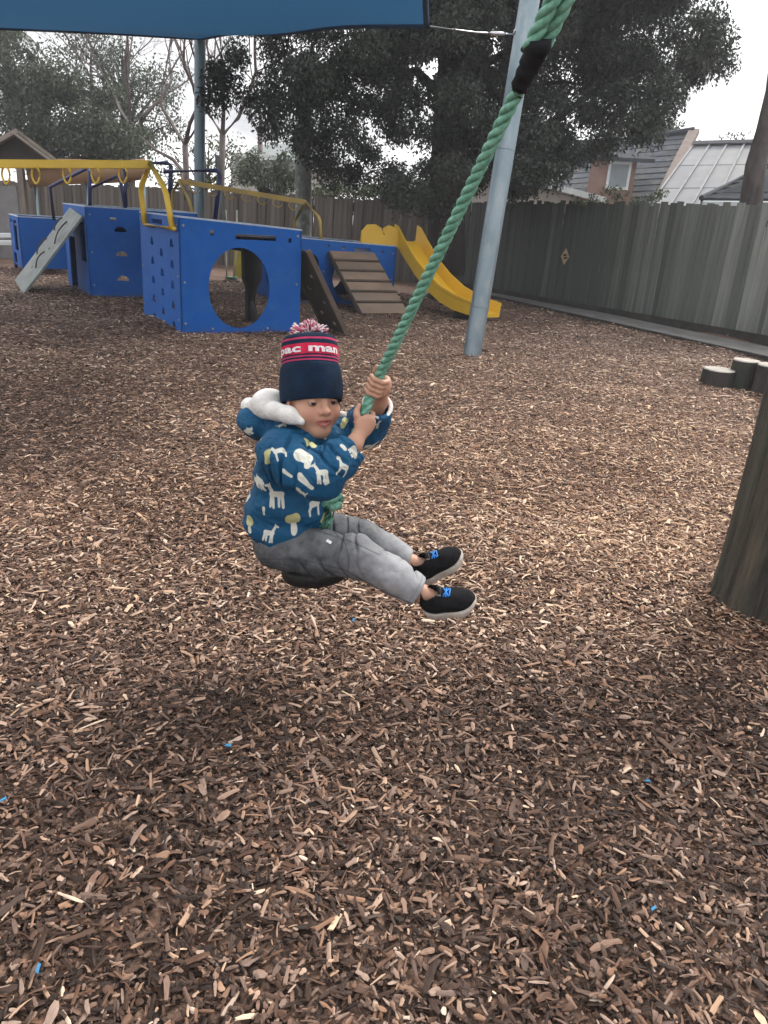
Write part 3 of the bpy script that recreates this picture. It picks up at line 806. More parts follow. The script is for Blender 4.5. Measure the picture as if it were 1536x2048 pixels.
# --- navy hand-rail frames on the boxes
def tubes(name, label, chains, r, m, cat='hand rail', group='navy tube frames on the play boxes', part='tube'):
    root = empty(name, P(*chains[0][0]).to_2d().to_3d(), label, cat, group)
    for ch in chains:
        MB().tube([P(*q) for q in ch], r, 8).build(part, m, root, True)
    return root
tubes('tube_frame', 'navy tube frame with slanted braces above the left cube', [[(108, 440, 13.2), (100, 374, 13.2), (176, 335, 13.0), (179, 345, 12.9), (180, 412, 12.9)], [(182, 375, 13.4), (236, 352, 13.2), (241, 362, 13.2), (252, 424, 13.2)]], .028, navy_tube)
tubes('tube_frame', 'navy tube frame with high top rail beside the metal sail post', [[(245, 326, 13.8), (335, 326, 13.6), (342, 332, 13.6), (338, 425, 13.6)], [(328, 343, 13.3), (434, 341, 13.2), (440, 350, 13.2), (436, 385, 13.2), (430, 440, 13.2)], [(252, 420, 13.8), (250, 345, 13.8), (245, 326, 13.8)]], .036, navy_tube)
tubes('tube_frame', 'pale weathered slanting timber prop behind the high navy rail', [[(434, 312, 14.3), (440, 370, 14.1), (448, 442, 13.9)]], .04, grey_ply, 'prop', None, 'prop')

# --- slide
sl = empty('slide', W(4.79, .65), 'yellow plastic slide with curved side walls beside the plank ramp', 'slide')
sp_ = [(0.0, .98), (.10, .93), (.30, .78), (.62, .55), (.95, .36), (1.30, .22), (1.62, .15), (1.95, .125), (2.18, .12)]
wall_h = [.26, .28, .25, .22, .22, .21, .20, .18, .16]
def slide_pt(i, s_, hgt):
    t, z_ = sp_[i]
    return W(4.32 + .41 * s_ + .06 * t, 2.78 - t * 1.0, z_ + hgt)
vs = []; fs = []
sect = [(-.02, 1, 1), (-.03, 1, 0), (.0, 0.92, 0), (.02, .06, 0), (.10, 0, 0), (.90, 0, 0), (.98, .06, 0), (1.0, .92, 0), (1.03, 1, 0), (1.02, 1, 1)]
loop = [(-.045, .80, 0), (-.045, 1.0, 0), (.0, 1.0, 0), (.03, .12, 0), (.12, 0, .01), (.88, 0, .01), (.97, .12, 0), (1.0, 1.0, 0), (1.045, 1.0, 0), (1.045, .80, 0), (1.015, .75, 0), (1.0, -.02, -.03), (.88, -.06, -.03), (.12, -.06, -.03), (0, -.02, -.03), (-.015, .75, 0)]
m_ = len(loop)
for i in range(len(sp_)):
    for (s_, f, o_) in loop:
        vs.append(slide_pt(i, s_, f * wall_h[i] + o_))
for i in range(len(sp_) - 1):
    for j in range(m_):
        j2 = (j + 1) % m_
        fs.append((i * m_ + j, i * m_ + j2, (i + 1) * m_ + j2, (i + 1) * m_ + j))
fs.append(tuple(range(m_))); fs.append(tuple((len(sp_) - 1) * m_ + j for j in range(m_)))
MB().add(vs, fs).build('chute', slide_m, sl, angle=35)
# entry hood: two rounded wings standing on the platform
for s_, off in ((-0.62, .0), (-.24, .02)):
    o_ = W(4.30 + s_, 2.72, .93)
    ex = (PU * .97 + PV * (-.22)).normalized()
    out = [(-.0, -.02), (.42, -.06), (.44, .02), (.30, .15), (.20, .24), (.10, .27), (.03, .23), (.0, .12)] if s_ > -.3 else [(0, -.02), (.36, -.02), (.37, .14), (.32, .22), (.22, .27), (.10, .26), (.02, .17)]
    q = MB().plate(o_, ex, PZ, out, [], .05).build('entry_wing', slide_m, sl)
    MB().tube([o_ + ex * x_ + PZ * z_ - ex.cross(PZ) * .02 for (x_, z_) in out[2:] + out[:1]], .022, 6).build('rolled_rim', slide_m, q, True)
MB().beam(slide_pt(6, .5, -.06), Vector(slide_pt(6, .5, -.4)), .06, .3).build('foot', inner_m, sl)
fo = slide_pt(8, .5, .0)
vs = []; fs = []
for i, (dx, zt) in enumerate(((0, .16), (.06, .17), (.12, .15), (.16, .09))):
    for s_ in (-.04, .3, .7, 1.04):
        vs.append(W(4.34 + .47 * s_ + .22, 2.78 - 2.18 - dx, .02 if i == 3 else .06)); vs.append(W(4.34 + .47 * s_ + .22, 2.78 - 2.18 - dx, zt))

# --- toddler swing behind the cube
ts = empty('toddler_swing', P(462, 565, 15.0).to_2d().to_3d(), 'small brown swing seat on white ropes seen through the round hole', 'swing')
for (x0, x1) in ((456, 452), (469, 474)):
    MB().tube([P(x0 - 2, 560, 15.0), P(x1, 500, 15.05), P(x1, 420, 15.1)], .017, 6).build('rope', mat('white_rope', (.62, .6, .5), None, .8, 20), ts, True)
MB().box(P(463, 564, 15.0), (.13, 0, 0), (0, .12, 0), (0, 0, .05), .02).build('seat', brown_edge, ts)
MB().box(P(463, 555, 15.05), (.10, 0, 0), (0, .10, 0), (0, 0, .015), .005).build('seat_pad', mat('green_pad', (.10, .25, .16), None, .7), ts)
yp = empty('yellow_panel', P(478, 545, 16.2).to_2d().to_3d(), 'pale yellow curved play panel seen through the round hole', 'play panel')
MB().plate(P(466, 560, 16.2), (1, .1, 0), PZ, [(0, 0), (.34, 0)] + [(.34 * math.cos(t), .62 * math.sin(t)) for t in np.linspace(.15, 1.5, 8)], [], .03).build('panel', mat('pale_yellow', (.50, .42, .06), None, .5, 6), yp)
# ================================================================ SHADE SAIL AND POSTS
galv = mat('galvanised_steel', (0.27, 0.345, 0.385), (0.20, 0.265, 0.305), 0.42, 5, 6, 0.05, 60, metal=0.55, c3=(0.36, 0.40, 0.41), s3=9, l3=.5, h3=.8, stretch=(1, 1, .4))
galv2 = mat('old_galvanised_steel', (0.17, 0.235, 0.26), (0.12, 0.175, 0.205), 0.5, 5, 6, 0.05, 60, metal=0.4, stretch=(1, 1, .3))
def metal_post(base, top, r, label, m, joints):
    root = empty('sail_post', base, label, 'metal post', 'leaning posts of the shade sail')
    base = Vector(base); top = Vector(top); d = top - base
    MB().tube([base - d * .03] + [base.lerp(top, t) for t in np.linspace(0, 1, 6)], r, 28).build('pole', m, root, angle=50)
    for t in joints:
        q = base + d * t; dn = d.normalized()
        MB().lathe(q, dn, [(r + .0005, -.004), (r + .0025, -.002), (r + .0025, .002), (r + .0005, .004)], 28).build('weld_seam', galv2, root, angle=40)
    MB().lathe(top, d.normalized(), [(r + .004, -.03), (r + .004, .004), (r * .7, .012), (.01, .016)], 28).build('cap', m, root, angle=40)
    return root
pb_ = G(945, 714); pb_ = Vector((pb_.x, pb_.y + .09, 0))
at_ = P(1048, 70, 8.62)
dirp = (at_ - pb_)
pt_ = pb_ + dirp * 1.45
metal_post(pb_, pt_, .098, 'thick grey galvanised post leaning right, behind the green rope', galv, (.115, .46))
lb = P(398, 545, 15.0); lb = Vector((lb.x, 15.0, 0)); lt = P(400, 78, 15.1)
metal_post(lb, lt + (lt - lb) * .02, .095, 'blue-grey metal post behind the play cubes, holding the sail corner', galv2, (.4,))

sail_m = bpy.data.materials.new('sail_cloth'); sail_m.use_nodes = True
N = sail_m.node_tree.nodes; L = sail_m.node_tree.links; p = N['Principled BSDF']; p.inputs['Roughness'].default_value = .75
p.inputs['Base Color'].default_value = (.014, .046, .092, 1)
tr = N.new('ShaderNodeBsdfTranslucent'); tr.inputs[0].default_value = (.016, .072, .150, 1)
mx = N.new('ShaderNodeMixShader'); mx.inputs[0].default_value = .5
co = N.new('ShaderNodeTexCoord'); wv = N.new('ShaderNodeTexNoise'); wv.inputs['Scale'].default_value = 60; L.new(co.outputs['Object'], wv.inputs['Vector'])
bp = N.new('ShaderNodeBump'); bp.inputs['Strength'].default_value = .2; L.new(wv.outputs['Fac'], bp.inputs['Height']); L.new(bp.outputs[0], p.inputs['Normal'])
L.new(p.outputs[0], mx.inputs[1]); L.new(tr.outputs[0], mx.inputs[2]); L.new(mx.outputs[0], N['Material Output'].inputs[0])
SA = Vector(lt); SB = P(854, 52, 8.35); SCn = P(-470, 40, 8.2); SD = Vector((0.5, 5.0, 3.5))
ns_ = 30; vs = []; fs = []
for i in range(ns_ + 1):
    for j in range(ns_ + 1):
        s_, t_ = i / ns_, j / ns_
        # inward-curving hems
        q = (SA * (1 - s_) + SB * s_) * (1 - t_) + (SCn * (1 - s_) + SD * s_) * t_
        cen = (SA + SB + SCn + SD) / 4
        pull = .34 * (4 * s_ * (1 - s_) * (1 - 4 * t_ * (1 - t_)) ** 2 * .32 + 4 * t_ * (1 - t_) * (1 - 4 * s_ * (1 - s_)) ** 2 * .22)
        q = q.lerp(cen, pull)
        q.z += .03 * math.sin(9 * s_ + 4 * t_) * s_ * (1 - s_) * 4 - .12 * 16 * s_ * (1 - s_) * t_ * (1 - t_)
        vs.append(q)
for i in range(ns_):
    for j in range(ns_):
        a_ = i * (ns_ + 1) + j
        fs.append((a_, a_ + 1, a_ + ns_ + 2, a_ + ns_ + 1))
sail = empty('shade_sail', Vector((SB.x, SB.y, SB.z)), 'dark blue fabric shade sail stretched overhead', 'shade sail')
MB().add(vs, fs).build('cloth', sail_m, sail, True)
hem_m = mat('sail_webbing', (.012, .055, .13), None, .8)
edge_pts = [vs[i * (ns_ + 1)] for i in range(ns_ + 1)]
MB().tube(edge_pts, .028, 6).build('hem', hem_m, sail, True)
MB().tube([vs[j] for j in range(ns_ + 1)], .028, 6).build('hem', hem_m, sail, True)
MB().tube([vs[ns_ * (ns_ + 1) + j] for j in range(ns_ + 1)], .028, 6).build('hem', hem_m, sail, True)
wire = mat('bright_steel', (.62, .64, .68), None, .3, 20, metal=.9)
MB().tube([SB, SB.lerp(at_, .5) - PZ * .015, at_], .008, 6).build('cable', wire, sail, True)
q0 = SB.lerp(at_, .62) - PZ * .012; q1 = SB.lerp(at_, .80) - PZ * .006
MB().tube([q0, q0.lerp(q1, .2), q0.lerp(q1, .8), q1], [.012, .02, .02, .012], 8).build('turnbuckle', wire, sail, True)
q2 = at_ + (pb_ - at_).normalized() * 0
ringloop(at_ + (SB - at_).normalized() * .06 + PZ * .05, (SB - at_), .05, .09, .009, sail, wire)

# ================================================================ NEIGHBOURING HOUSES
tile_m = mat('roof_tile_grey', (.095, .104, .118), (.06, .068, .08), .95, 3, 6, .3, 30, rand=.16, c3=(.13, .125, .118), s3=2.2, l3=.5, h3=.72, spec=.1)
tile_m2 = mat('roof_tile_dark', (.055, .062, .070), (.034, .039, .045), .95, 3, 6, .3, 30, rand=.14, spec=.1)
metal_roof = mat('pale_metal_roof', (.215, .222, .235), (.18, .186, .20), .7, 1.2, 5, rand=.05, c3=(.24, .238, .235), s3=.7)
rib_m = mat('metal_roof_rib', (.235, .24, .255), None, .7, 3)
brick_m = mat('brick_red', (.225, .135, .105), (.165, .10, .08), .85, 6, 5, .3, c3=(.26, .18, .145), s3=3)
white_wall = mat('white_wall', (.66, .65, .62), (.56, .55, .53), .8, 1.5, 5)
trim_white = mat('white_trim', (.62, .65, .66), (.52, .55, .56), .55, 5)
glass_m = mat('window_glass', (.26, .30, .32), (.18, .21, .23), .15, 1.5, 3, spec=.8)
eave_grey = mat('eave_grey', (.24, .27, .27), None, .6, 3)
def quad_pt(q, s, t):
    a_, b_, c_, d_ = q
    return (a_.lerp(b_, s)).lerp(d_.lerp(c_, s), t)
def courses(root, q, n, m, name='tile_course', tpl=26, seed=1):
    """overlapping tile courses up a roof plane; q = lower left, lower right, upper right, upper left"""
    R = random.Random(seed)
    nrm = (q[1] - q[0]).cross(q[3] - q[0]).normalized()
    if nrm.z < 0: nrm = -nrm
    for k in range(n):
        t0, t1 = k / n, (k + 1.25) / n
        vs = []; fs = []
        for j in range(tpl + 1):
            s_ = j / tpl
            lo_ = quad_pt(q, s_, t0) + nrm * (.034 + R.uniform(-.006, .006)); hi_ = quad_pt(q, s_, min(t1, 1)) + nrm * .005
            vs += [lo_, hi_, lo_ - nrm * .05]
        for j in range(tpl):
            b_ = j * 3
            fs += [(b_, b_ + 3, b_ + 4, b_ + 1), (b_ + 2, b_ + 5, b_ + 3, b_)]
        MB().add(vs, fs).build(name, m, root)
# A: tiled roof with brick dormer
HY = 26.0
ha = empty('house', P(1250, 470, HY).to_2d().to_3d(), 'house with grey tiled roof and red brick dormer behind the mossy fence', 'house')
qa = [P(1090, 425, 24.5), P(1310, 420, 23.2), P(1388, 266, 26.5), P(1150, 292, 28.0)]
MB().add(qa + [v - PZ * .2 for v in qa], [(0, 1, 2, 3), (7, 6, 5, 4), (0, 4, 5, 1), (1, 5, 6, 2), (2, 6, 7, 3), (3, 7, 4, 0)]).build('roof', tile_m, ha)
courses(ha, qa, 13, tile_m, seed=4)
MB().tube([qa[2] + PZ * .05, qa[3] + PZ * .05], .13, 8).build('ridge_cap', tile_m2, ha)
MB().beam(qa[1] + PZ * .06, qa[2] + PZ * .06, .30, .14).build('verge', mat('verge_tile', (.22, .17, .15), None, .8, 5), ha)
wl = [Vector((qa[0].x, qa[0].y, 0)), Vector((qa[1].x, qa[1].y, 0))]
MB().box((qa[0] + qa[1]) / 2 - PZ * (((qa[0] + qa[1]) / 2).z / 2) + Vector((0, .3, 0)), (qa[1] - qa[0]) / 2, (0, .1, 0), PZ * (((qa[0] + qa[1]) / 2).z / 2)).build('wall', brick_m, ha)
dc = P(1238, 352, 23.6)
dx_ = Vector((.95, -.25, 0)).normalized()
dm = MB().box(dc + Vector((0, .8, -.15)), dx_ * .62, Vector((.2, .8, 0)) * .9, PZ * .62).build('dormer', brick_m, ha)
fr_ = MB().plate(dc + Vector((0, -.0, -.35)) - dx_ * .32, dx_, PZ, rect(0, 0, .62, .72), [rect(.07, .07, .55, .65)], .06).build('window_frame', trim_white, dm)
MB().plate(dc + Vector((0, .02, -.35)) - dx_ * .32, dx_, PZ, rect(.06, .06, .56, .66), [], .02).build('pane', glass_m, dm)
r0_ = [dc + Vector((0, -.25, .45)) - dx_ * .82, dc + Vector((0, -.25, .45)) + dx_ * .82, dc + Vector((.3, 1.7, .75)) + dx_ * .62, dc + Vector((.3, 1.7, .75)) - dx_ * .62]
MB().add(r0_ + [v - PZ * .1 for v in r0_], [(0, 1, 2, 3), (7, 6, 5, 4), (0, 4, 5, 1), (1, 5, 6, 2), (2, 6, 7, 3), (3, 7, 4, 0)]).build('dormer_roof', tile_m2, dm)
# B: pale metal roof
hb = empty('house', P(1400, 470, 22).to_2d().to_3d(), 'house with a long pale sheet-metal roof right of the dormer house', 'house')
qb = [P(1290, 424, 19.8), P(1620, 424, 17.6), P(1640, 284, 21.4), P(1388, 290, 23.6)]
npan = 7
for k in range(npan):
    s0, s1 = k / npan, (k + 1) / npan
    for r_ in range(3):
        t0, t1 = r_ / 3, (r_ + 1) / 3
        pz = [quad_pt(qb, s0 + .003, t0), quad_pt(qb, s1 - .003, t0), quad_pt(qb, s1 - .003, t1), quad_pt(qb, s0 + .003, t1)]
        pz = [v - PZ * .012 * (2 - r_) for v in pz]
        MB().add(pz + [v - PZ * .08 for v in pz], [(0, 1, 2, 3), (7, 6, 5, 4), (0, 4, 5, 1), (1, 5, 6, 2), (2, 6, 7, 3), (3, 7, 4, 0)]).build('roof_sheet', metal_roof, hb)
    MB().beam(quad_pt(qb, s0, 0) + PZ * .03, quad_pt(qb, s0, 1) + PZ * .03, .05, .04).build('rib', rib_m, hb)
MB().beam(qb[3] + PZ * .05, qb[2] + PZ * .05, .3, .08).build('ridge_cap', metal_roof, hb)
MB().box((qb[0] + qb[1]) / 2 - PZ * (((qb[0] + qb[1]) / 2).z / 2 + .05) + Vector((.1, .35, 0)), (qb[1] - qb[0]) / 2, (0, .1, 0), PZ * (((qb[0] + qb[1]) / 2).z / 2 - .02)).build('wall', white_wall, hb)
# C: low dark tiled hip roof with gutter, near right
hc = empty('house', P(1500, 470, 14).to_2d().to_3d(), 'low dark tiled hip roof with white gutter at the right edge', 'house')
c00 = P(1402, 400, 13.6); c10 = P(1800, 404, 12.4); c11 = P(1800, 250, 16.0); c01 = P(1560, 318, 16.0)
qc = [c00, c10, c11, c01]
MB().add(qc + [v - PZ * .12 for v in qc], [(0, 1, 2, 3), (7, 6, 5, 4), (0, 4, 5, 1), (1, 5, 6, 2), (2, 6, 7, 3), (3, 7, 4, 0)]).build('roof', tile_m2, hc)
courses(hc, qc, 9, tile_m2, seed=8, tpl=22)
MB().tube([c00 + PZ * .03, c01 + PZ * .04], .045, 8).build('hip_cap', tile_m, hc)
MB().beam(c00 - PZ * .06 + Vector((0, -.08, 0)), c10 - PZ * .06 + Vector((0, -.08, 0)), .12, .10, bev=.02).build('gutter', trim_white, hc)
MB().beam(c00 - PZ * .15 + Vector((.1, .02, 0)), c10 - PZ * .15 + Vector((0, .02, 0)), .03, .12).build('fascia', trim_white, hc)
MB().box((c00 + c10) / 2 - PZ * ((c00.z + c10.z) / 4 + .1) + Vector((.25, .5, 0)), (c10 - c00) * .49, (0, .08, 0), PZ * ((c00.z + c10.z) / 4 - .1)).build('wall', white_wall, hc)
# D: white low gable behind the tree
hd = empty('house', P(1000, 470, 22).to_2d().to_3d(), 'white low-gabled building behind the tree trunk and leaning post', 'house')
g0 = P(850, 402, 22); g1_ = P(1175, 402, 21.5); ap = P(985, 352, 21.8)
MB().add([g0 - PZ * 1.5, g1_ - PZ * 1.5, g1_, ap, g0] + [v + Vector((0, 4, 0)) for v in (g0 - PZ * 1.5, g1_ - PZ * 1.5, g1_, ap, g0)], [(0, 1, 2, 3, 4), (9, 8, 7, 6, 5), (0, 5, 6, 1), (1, 6, 7, 2), (4, 9, 5, 0)]).build('wall', white_wall, hd)
for (a_, b_) in ((g0, ap), (ap, g1_)):
    ex_ = (b_ - a_).normalized() * .35
    a2_ = a_ - (ex_ if a_ is g0 else ex_ * 0); b2_ = b_ + (ex_ if b_ is g1_ else ex_ * 0)
    qd = [a2_ + Vector((0, -.5, .02)), b2_ + Vector((0, -.5, .02)), b2_ + Vector((0, 4.3, .02)), a2_ + Vector((0, 4.3, .02))]
    MB().add(qd + [v + PZ * .14 for v in qd], [(3, 2, 1, 0), (4, 5, 6, 7), (0, 1, 5, 4), (1, 2, 6, 5), (2, 3, 7, 6), (3, 0, 4, 7)]).build('roof_plane', trim_white, hd)
# E: pale house on the left, F: white building
he = empty('house', P(540, 470, 33).to_2d().to_3d(), 'pale house with grey-green eaves behind the dark bush', 'house')
e_l = P(470, 322, 33); e_r = P(640, 318, 33); e_u = P(600, 285, 36); e_ul = P(510, 290, 36)
MB().add([e_l, e_r, e_u, e_ul] + [v - PZ * .35 for v in (e_l, e_r, e_u, e_ul)], [(0, 1, 2, 3), (7, 6, 5, 4), (0, 4, 5, 1), (1, 5, 6, 2), (2, 6, 7, 3), (3, 7, 4, 0)]).build('roof', eave_grey, he)
MB().box(P(560, 372, 34), (1.9, 0, 0), (0, .5, 0), PZ * 1.1).build('wall', white_wall, he)
MB().box(P(482, 352, 33.2), (.12, 0, 0), (0, .12, 0), PZ * .75).build('porch_post', trim_white, he)
hf = empty('house', P(650, 470, 30).to_2d().to_3d(), 'small white building with one window above the hedge', 'house')
MB().box(P(656, 362, 30), (.85, 0, 0), (0, .8, 0), PZ * .42).build('wall', white_wall, hf)
MB().beam(P(620, 340, 29.6), P(696, 341, 29.6), 1.8, .10).build('roof', trim_white, hf)
wn = MB().plate(P(651, 361, 29.18), (1, 0, 0), PZ, rect(0, 0, .16, .26), [], .02).build('window', glass_m, hf)

# shed with gable roof at the left edge
shed_m = mat('weathered_shed_board', (.20, .17, .14), (.12, .10, .085), .85, 5, 6, .3, stretch=(1, 1, .3))
shed_dark = mat('shed_dark_gable', (.055, .045, .042), None, .85, 5)
shed_roof = mat('worn_shed_roof', (.30, .26, .22), (.17, .14, .12), .85, 4, 6, .3, c3=(.10, .085, .075), s3=5, l3=.5, h3=.7)
grey_wall = mat('grey_board_wall', (.22, .215, .22), (.17, .165, .17), .8, 4, 5, rand=.1)
sh = empty('garden_shed', P(0, 480, 16.5).to_2d().to_3d(), 'open-fronted wooden shed with worn gable roof at the left edge', 'shed')
sy = 16.5
apx = P(32, 262, sy); ler = P(118, 326, sy); lel = P(-75, 322, sy)
dep = Vector((-1.2, 2.6, 0))
for (a_, b_) in ((lel, apx), (apx, ler)):
    qd = [a_, b_, b_ + dep, a_ + dep]
    MB().add([v + PZ * .05 for v in qd] + [v - PZ * .03 for v in qd], [(0, 1, 2, 3), (7, 6, 5, 4), (0, 4, 5, 1), (1, 5, 6, 2), (2, 6, 7, 3), (3, 7, 4, 0)]).build('roof_plane', shed_roof, sh)
    MB().beam(a_ - Vector((0, .03, .06)), b_ - Vector((0, .03, .06)), .03, .17, up=(0, -1, 0)).build('barge_board', shed_m, sh)
MB().plate(P(-60, 322, sy + .25), (1, 0, 0), PZ, [(0, 0), (1.8, 0), (.95, .58)], [], .03).build('gable', shed_dark, sh)
for k, pxk in enumerate((-42, 28, 40)):
    if k == 1: continue
    t_ = P(pxk, 330, sy + .2); MB().box(Vector((t_.x, t_.y, t_.z / 2)), (.06, 0, 0), (0, .06, 0), PZ * (t_.z / 2)).build('post', shed_m, sh)
for k in range(7):
    t_ = P(-58 + k * 14, 372, sy + .3)
    MB().box(Vector((t_.x, t_.y, t_.z / 2)), (.072, 0, 0), (0, .012, 0), PZ * (t_.z / 2)).build('wall_board', grey_wall, sh)
for k in range(2):
    MB().beam(P(-80, 470 + k * 15, 15.9 - k * .3), P(26, 471 + k * 15, 15.9 - k * .3), .12, .09, bev=.01).build('step', trim_white, sh)
# tan canvas awning behind the near ring bar
tan_m = mat('tan_canvas', (.27, .165, .085), (.215, .13, .068), .8, 2.5, 5, .2, 20)
aw = empty('canvas_awning', P(200, 370, 17).to_2d().to_3d(), 'tan canvas awning roll behind the yellow ring bar', 'awning')
vs = []; fs = []
prof_ = [(0, 0), (.12, .10), (.16, .26), (.10, .42), (0, .48), (-.12, .40), (-.15, .2), (-.1, .05)]
aL = P(60, 378, 17.2); aR = P(292, 356, 16.4)
for i in range(9):
    t = i / 8; c_ = aL.lerp(aR, t) + PZ * (.04 * math.sin(t * 5) - .05 * math.sin(math.pi * t)); k_ = 1.12 - .35 * t
    for (a_, b_) in prof_: vs.append(c_ + Vector((.2 * a_, -a_, b_ * k_ + .02)))
for i in range(8):
    for j in range(8):
        j2 = (j + 1) % 8; fs.append((i * 8 + j, i * 8 + j2, (i + 1) * 8 + j2, (i + 1) * 8 + j))
fs += [tuple(range(8)), tuple(64 + j for j in range(8))]
MB().add(vs, fs).build('canvas', tan_m, aw, angle=60)
for t in (.05, .5, .98):
    c_ = aL.lerp(aR, t); MB().tube([Vector((c_.x, c_.y, 0)), c_ + PZ * .1], .04, 8).build('support', galv2, aw, True)

# ================================================================ TREES
def leaf_cloud(name, C, Rr, npl, size, m, root, seed, squash=.8, drop=0.0):
    """C (k,3) clump centres, Rr (k,) clump radii -> one mesh of small leaf blades"""
    R = np.random.RandomState(seed)
    C = np.asarray(C, float); Rr = np.asarray(Rr, float)
    cnt = np.maximum((npl * (Rr / Rr.mean()) ** 2).astype(int), 4)
    ci_ = np.repeat(np.arange(len(C)), cnt); n = len(ci_)
    d = R.normal(size=(n, 3)); d /= np.linalg.norm(d, axis=1)[:, None]
    rad = Rr[ci_] * (R.rand(n) ** .45)
    pos = C[ci_] + d * rad[:, None] * np.array([1, 1, squash])
    pos[:, 2] -= drop * R.rand(n) * Rr[ci_]
    a = R.normal(size=(n, 3)) * .8 + d * .5; a[:, 2] -= .7; a /= np.linalg.norm(a, axis=1)[:, None]
    b = np.cross(a, R.normal(size=(n, 3))); b /= np.linalg.norm(b, axis=1)[:, None]
    Ls = size * R.uniform(.6, 1.3, n)[:, None]; Ws = Ls * R.uniform(.32, .5, n)[:, None]
    V = np.stack([pos - a * Ls * .5, pos + b * Ws * .5 - a * Ls * .05, pos + a * Ls * .5, pos - b * Ws * .5 - a * Ls * .05], 1).reshape(-1, 3)
    return link_mesh(name, np_mesh(name, V, np.arange(n * 4).reshape(-1, 4)), m, root)
def limb(mb, a, b, r0, r1, R, wob=.06, n=6, sides=6):
    a = Vector(a); b = Vector(b); L_ = (b - a).length; pts_ = []; rs = []
    for i in range(n + 1):
        t = i / n; q = a.lerp(b, t)
        if 0 < i < n: q += Vector((R.gauss(0, 1), R.gauss(0, 1), R.gauss(0, 1))) * L_ * wob
        pts_.append(q); rs.append(r0 + (r1 - r0) * t)
    mb.tube(pts_, rs, sides)
    return pts_
tree_bark = mat('tree_bark', (.045, .036, .031), (.022, .018, .016), .9, 6, 6, .8, 18, stretch=(1, 1, .25), bdist=.03)
moss_bark = mat('lichen_bark', (.20, .22, .20), (.10, .115, .10), .9, 4, 6, .6, 14, c3=(.30, .33, .30), s3=6, l3=.5, h3=.68, bdist=.02)
twig_m = mat('bare_twig', (.155, .128, .118), (.10, .082, .077), .85, 4)
dark_leaf = leaf_mat('dark_evergreen_leaf', (.022, .031, .026), (.056, .070, .054), .6, .2)
mid_leaf = leaf_mat('mid_green_leaf', (.034, .052, .036), (.090, .115, .070), .6, .22)
hedge_leaf = leaf_mat('hedge_leaf', (.030, .050, .022), (.11, .14, .055), .6, .25)

# big evergreen in front of the fence corner
tb = P(888, 560, 14.7); tb = Vector((tb.x, 14.7, 0))
te = empty('evergreen_tree', tb, 'big dark evergreen tree with thick trunk overhanging the fence corner', 'tree')
R = random.Random(21)
mb = MB()
lean = Vector((-.12, .1, 0))
mb.tube([tb + Vector((0, 0, -.1)), tb + Vector((.02, 0, .5)), tb + lean * .6 + PZ * 1.6, tb + lean + PZ * 3.0, tb + lean * 1.4 + PZ * 5.2, tb + lean + PZ * 8.5], [.46, .36, .33, .31, .24, .08], 14)
def inside(px, py, poly):
    c = False; j = len(poly) - 1
    for i in range(len(poly)):
        if (poly[i][1] > py) != (poly[j][1] > py) and px < (poly[j][0] - poly[i][0]) * (py - poly[i][1]) / (poly[j][1] - poly[i][1]) + poly[i][0]: c = not c
        j = i
    return c
crown_shape = [(430, -900), (425, 150), (470, 190), (545, 215), (590, 290), (640, 330), (720, 350), (800, 365), (870, 372), (1000, 360), (1120, 335), (1180, 300), (1215, 235), (1300, 215), (1370, 185), (1470, 95), (1410, 20), (1450, -900)]
C = []; Rr = []
for k in range(34):
    az = R.uniform(0, 2 * math.pi); zb_ = R.uniform(1.9, 6.5); ln = R.uniform(2.6, 5.2) * (1 - .06 * (zb_ - 2))
    a_ = tb + lean + PZ * zb_
    e_ = a_ + Vector((math.cos(az) * ln, math.sin(az) * ln * .75, R.uniform(-.1, 1.4)))
    if not inside(*project(np.array([e_]))[0][:2], crown_shape): e_ = a_.lerp(e_, .45)
    if not inside(*project(np.array([e_]))[0][:2], crown_shape): continue
    pts_ = limb(mb, a_, e_, .11, .02, R, .04)
    for q in pts_[2:]:
        for _ in range(3):
            C.append(q + Vector((R.gauss(0, .46), R.gauss(0, .46), R.gauss(.0, .36)))); Rr.append(R.uniform(.20, .46))
gaps = [(500, 130, 26), (560, 150, 20), (545, 30, 14), (625, 275, 20), (690, 262, 18), (735, 245, 16), (665, 300, 18), (1255, 88, 14), (1290, 130, 12)]
ok_ = [inside(*project(np.array([c]))[0][:2], crown_shape) for c in C]
C = [c for c, k in zip(C, ok_) if k]; Rr = [r for r, k in zip(Rr, ok_) if k]
# outline clumps where the crown shows against sky and houses (position in the crown, at the tree's own depth)
edge = [(470, 110), (520, 170), (455, 165), (440, 130), (560, 215), (600, 190), (640, 150), (610, 110), (560, 80), (500, 60), (580, 250), (640, 240), (690, 270), (740, 300), (700, 200), (760, 210), (720, 330), (780, 330), (640, 290), (800, 360), (660, 320), (840, 340),
        (900, 330), (950, 320), (1000, 320), (1050, 330), (1090, 310), (1130, 320), (1170, 300), (1120, 270), (1200, 260), (1180, 220), (1240, 230), (1290, 225), (1260, 180), (1310, 170), (1350, 190), (1330, 130), (1390, 150), (1420, 110), (1380, 90), (1440, 80), (1400, 40), (1340, 60), (1290, 90), (1330, 20), (1240, 130), (1180, 160), (1120, 200), (1060, 250), (990, 250), (920, 260), (860, 260), (800, 250), (840, 180), (930, 180), (1020, 170), (1100, 120), (1200, 80), (1270, 30), (760, 130), (690, 120), (850, 100), (950, 100), (1040, 70), (1150, 40), (900, 30), (700, 60), (780, 60), (620, 50), (980, 20), (1350, -30), (1250, -40), (1150, -50), (1000, -60), (850, -60), (700, -40), (560, 10), (880, 380), (1010, 365), (1060, 360)]
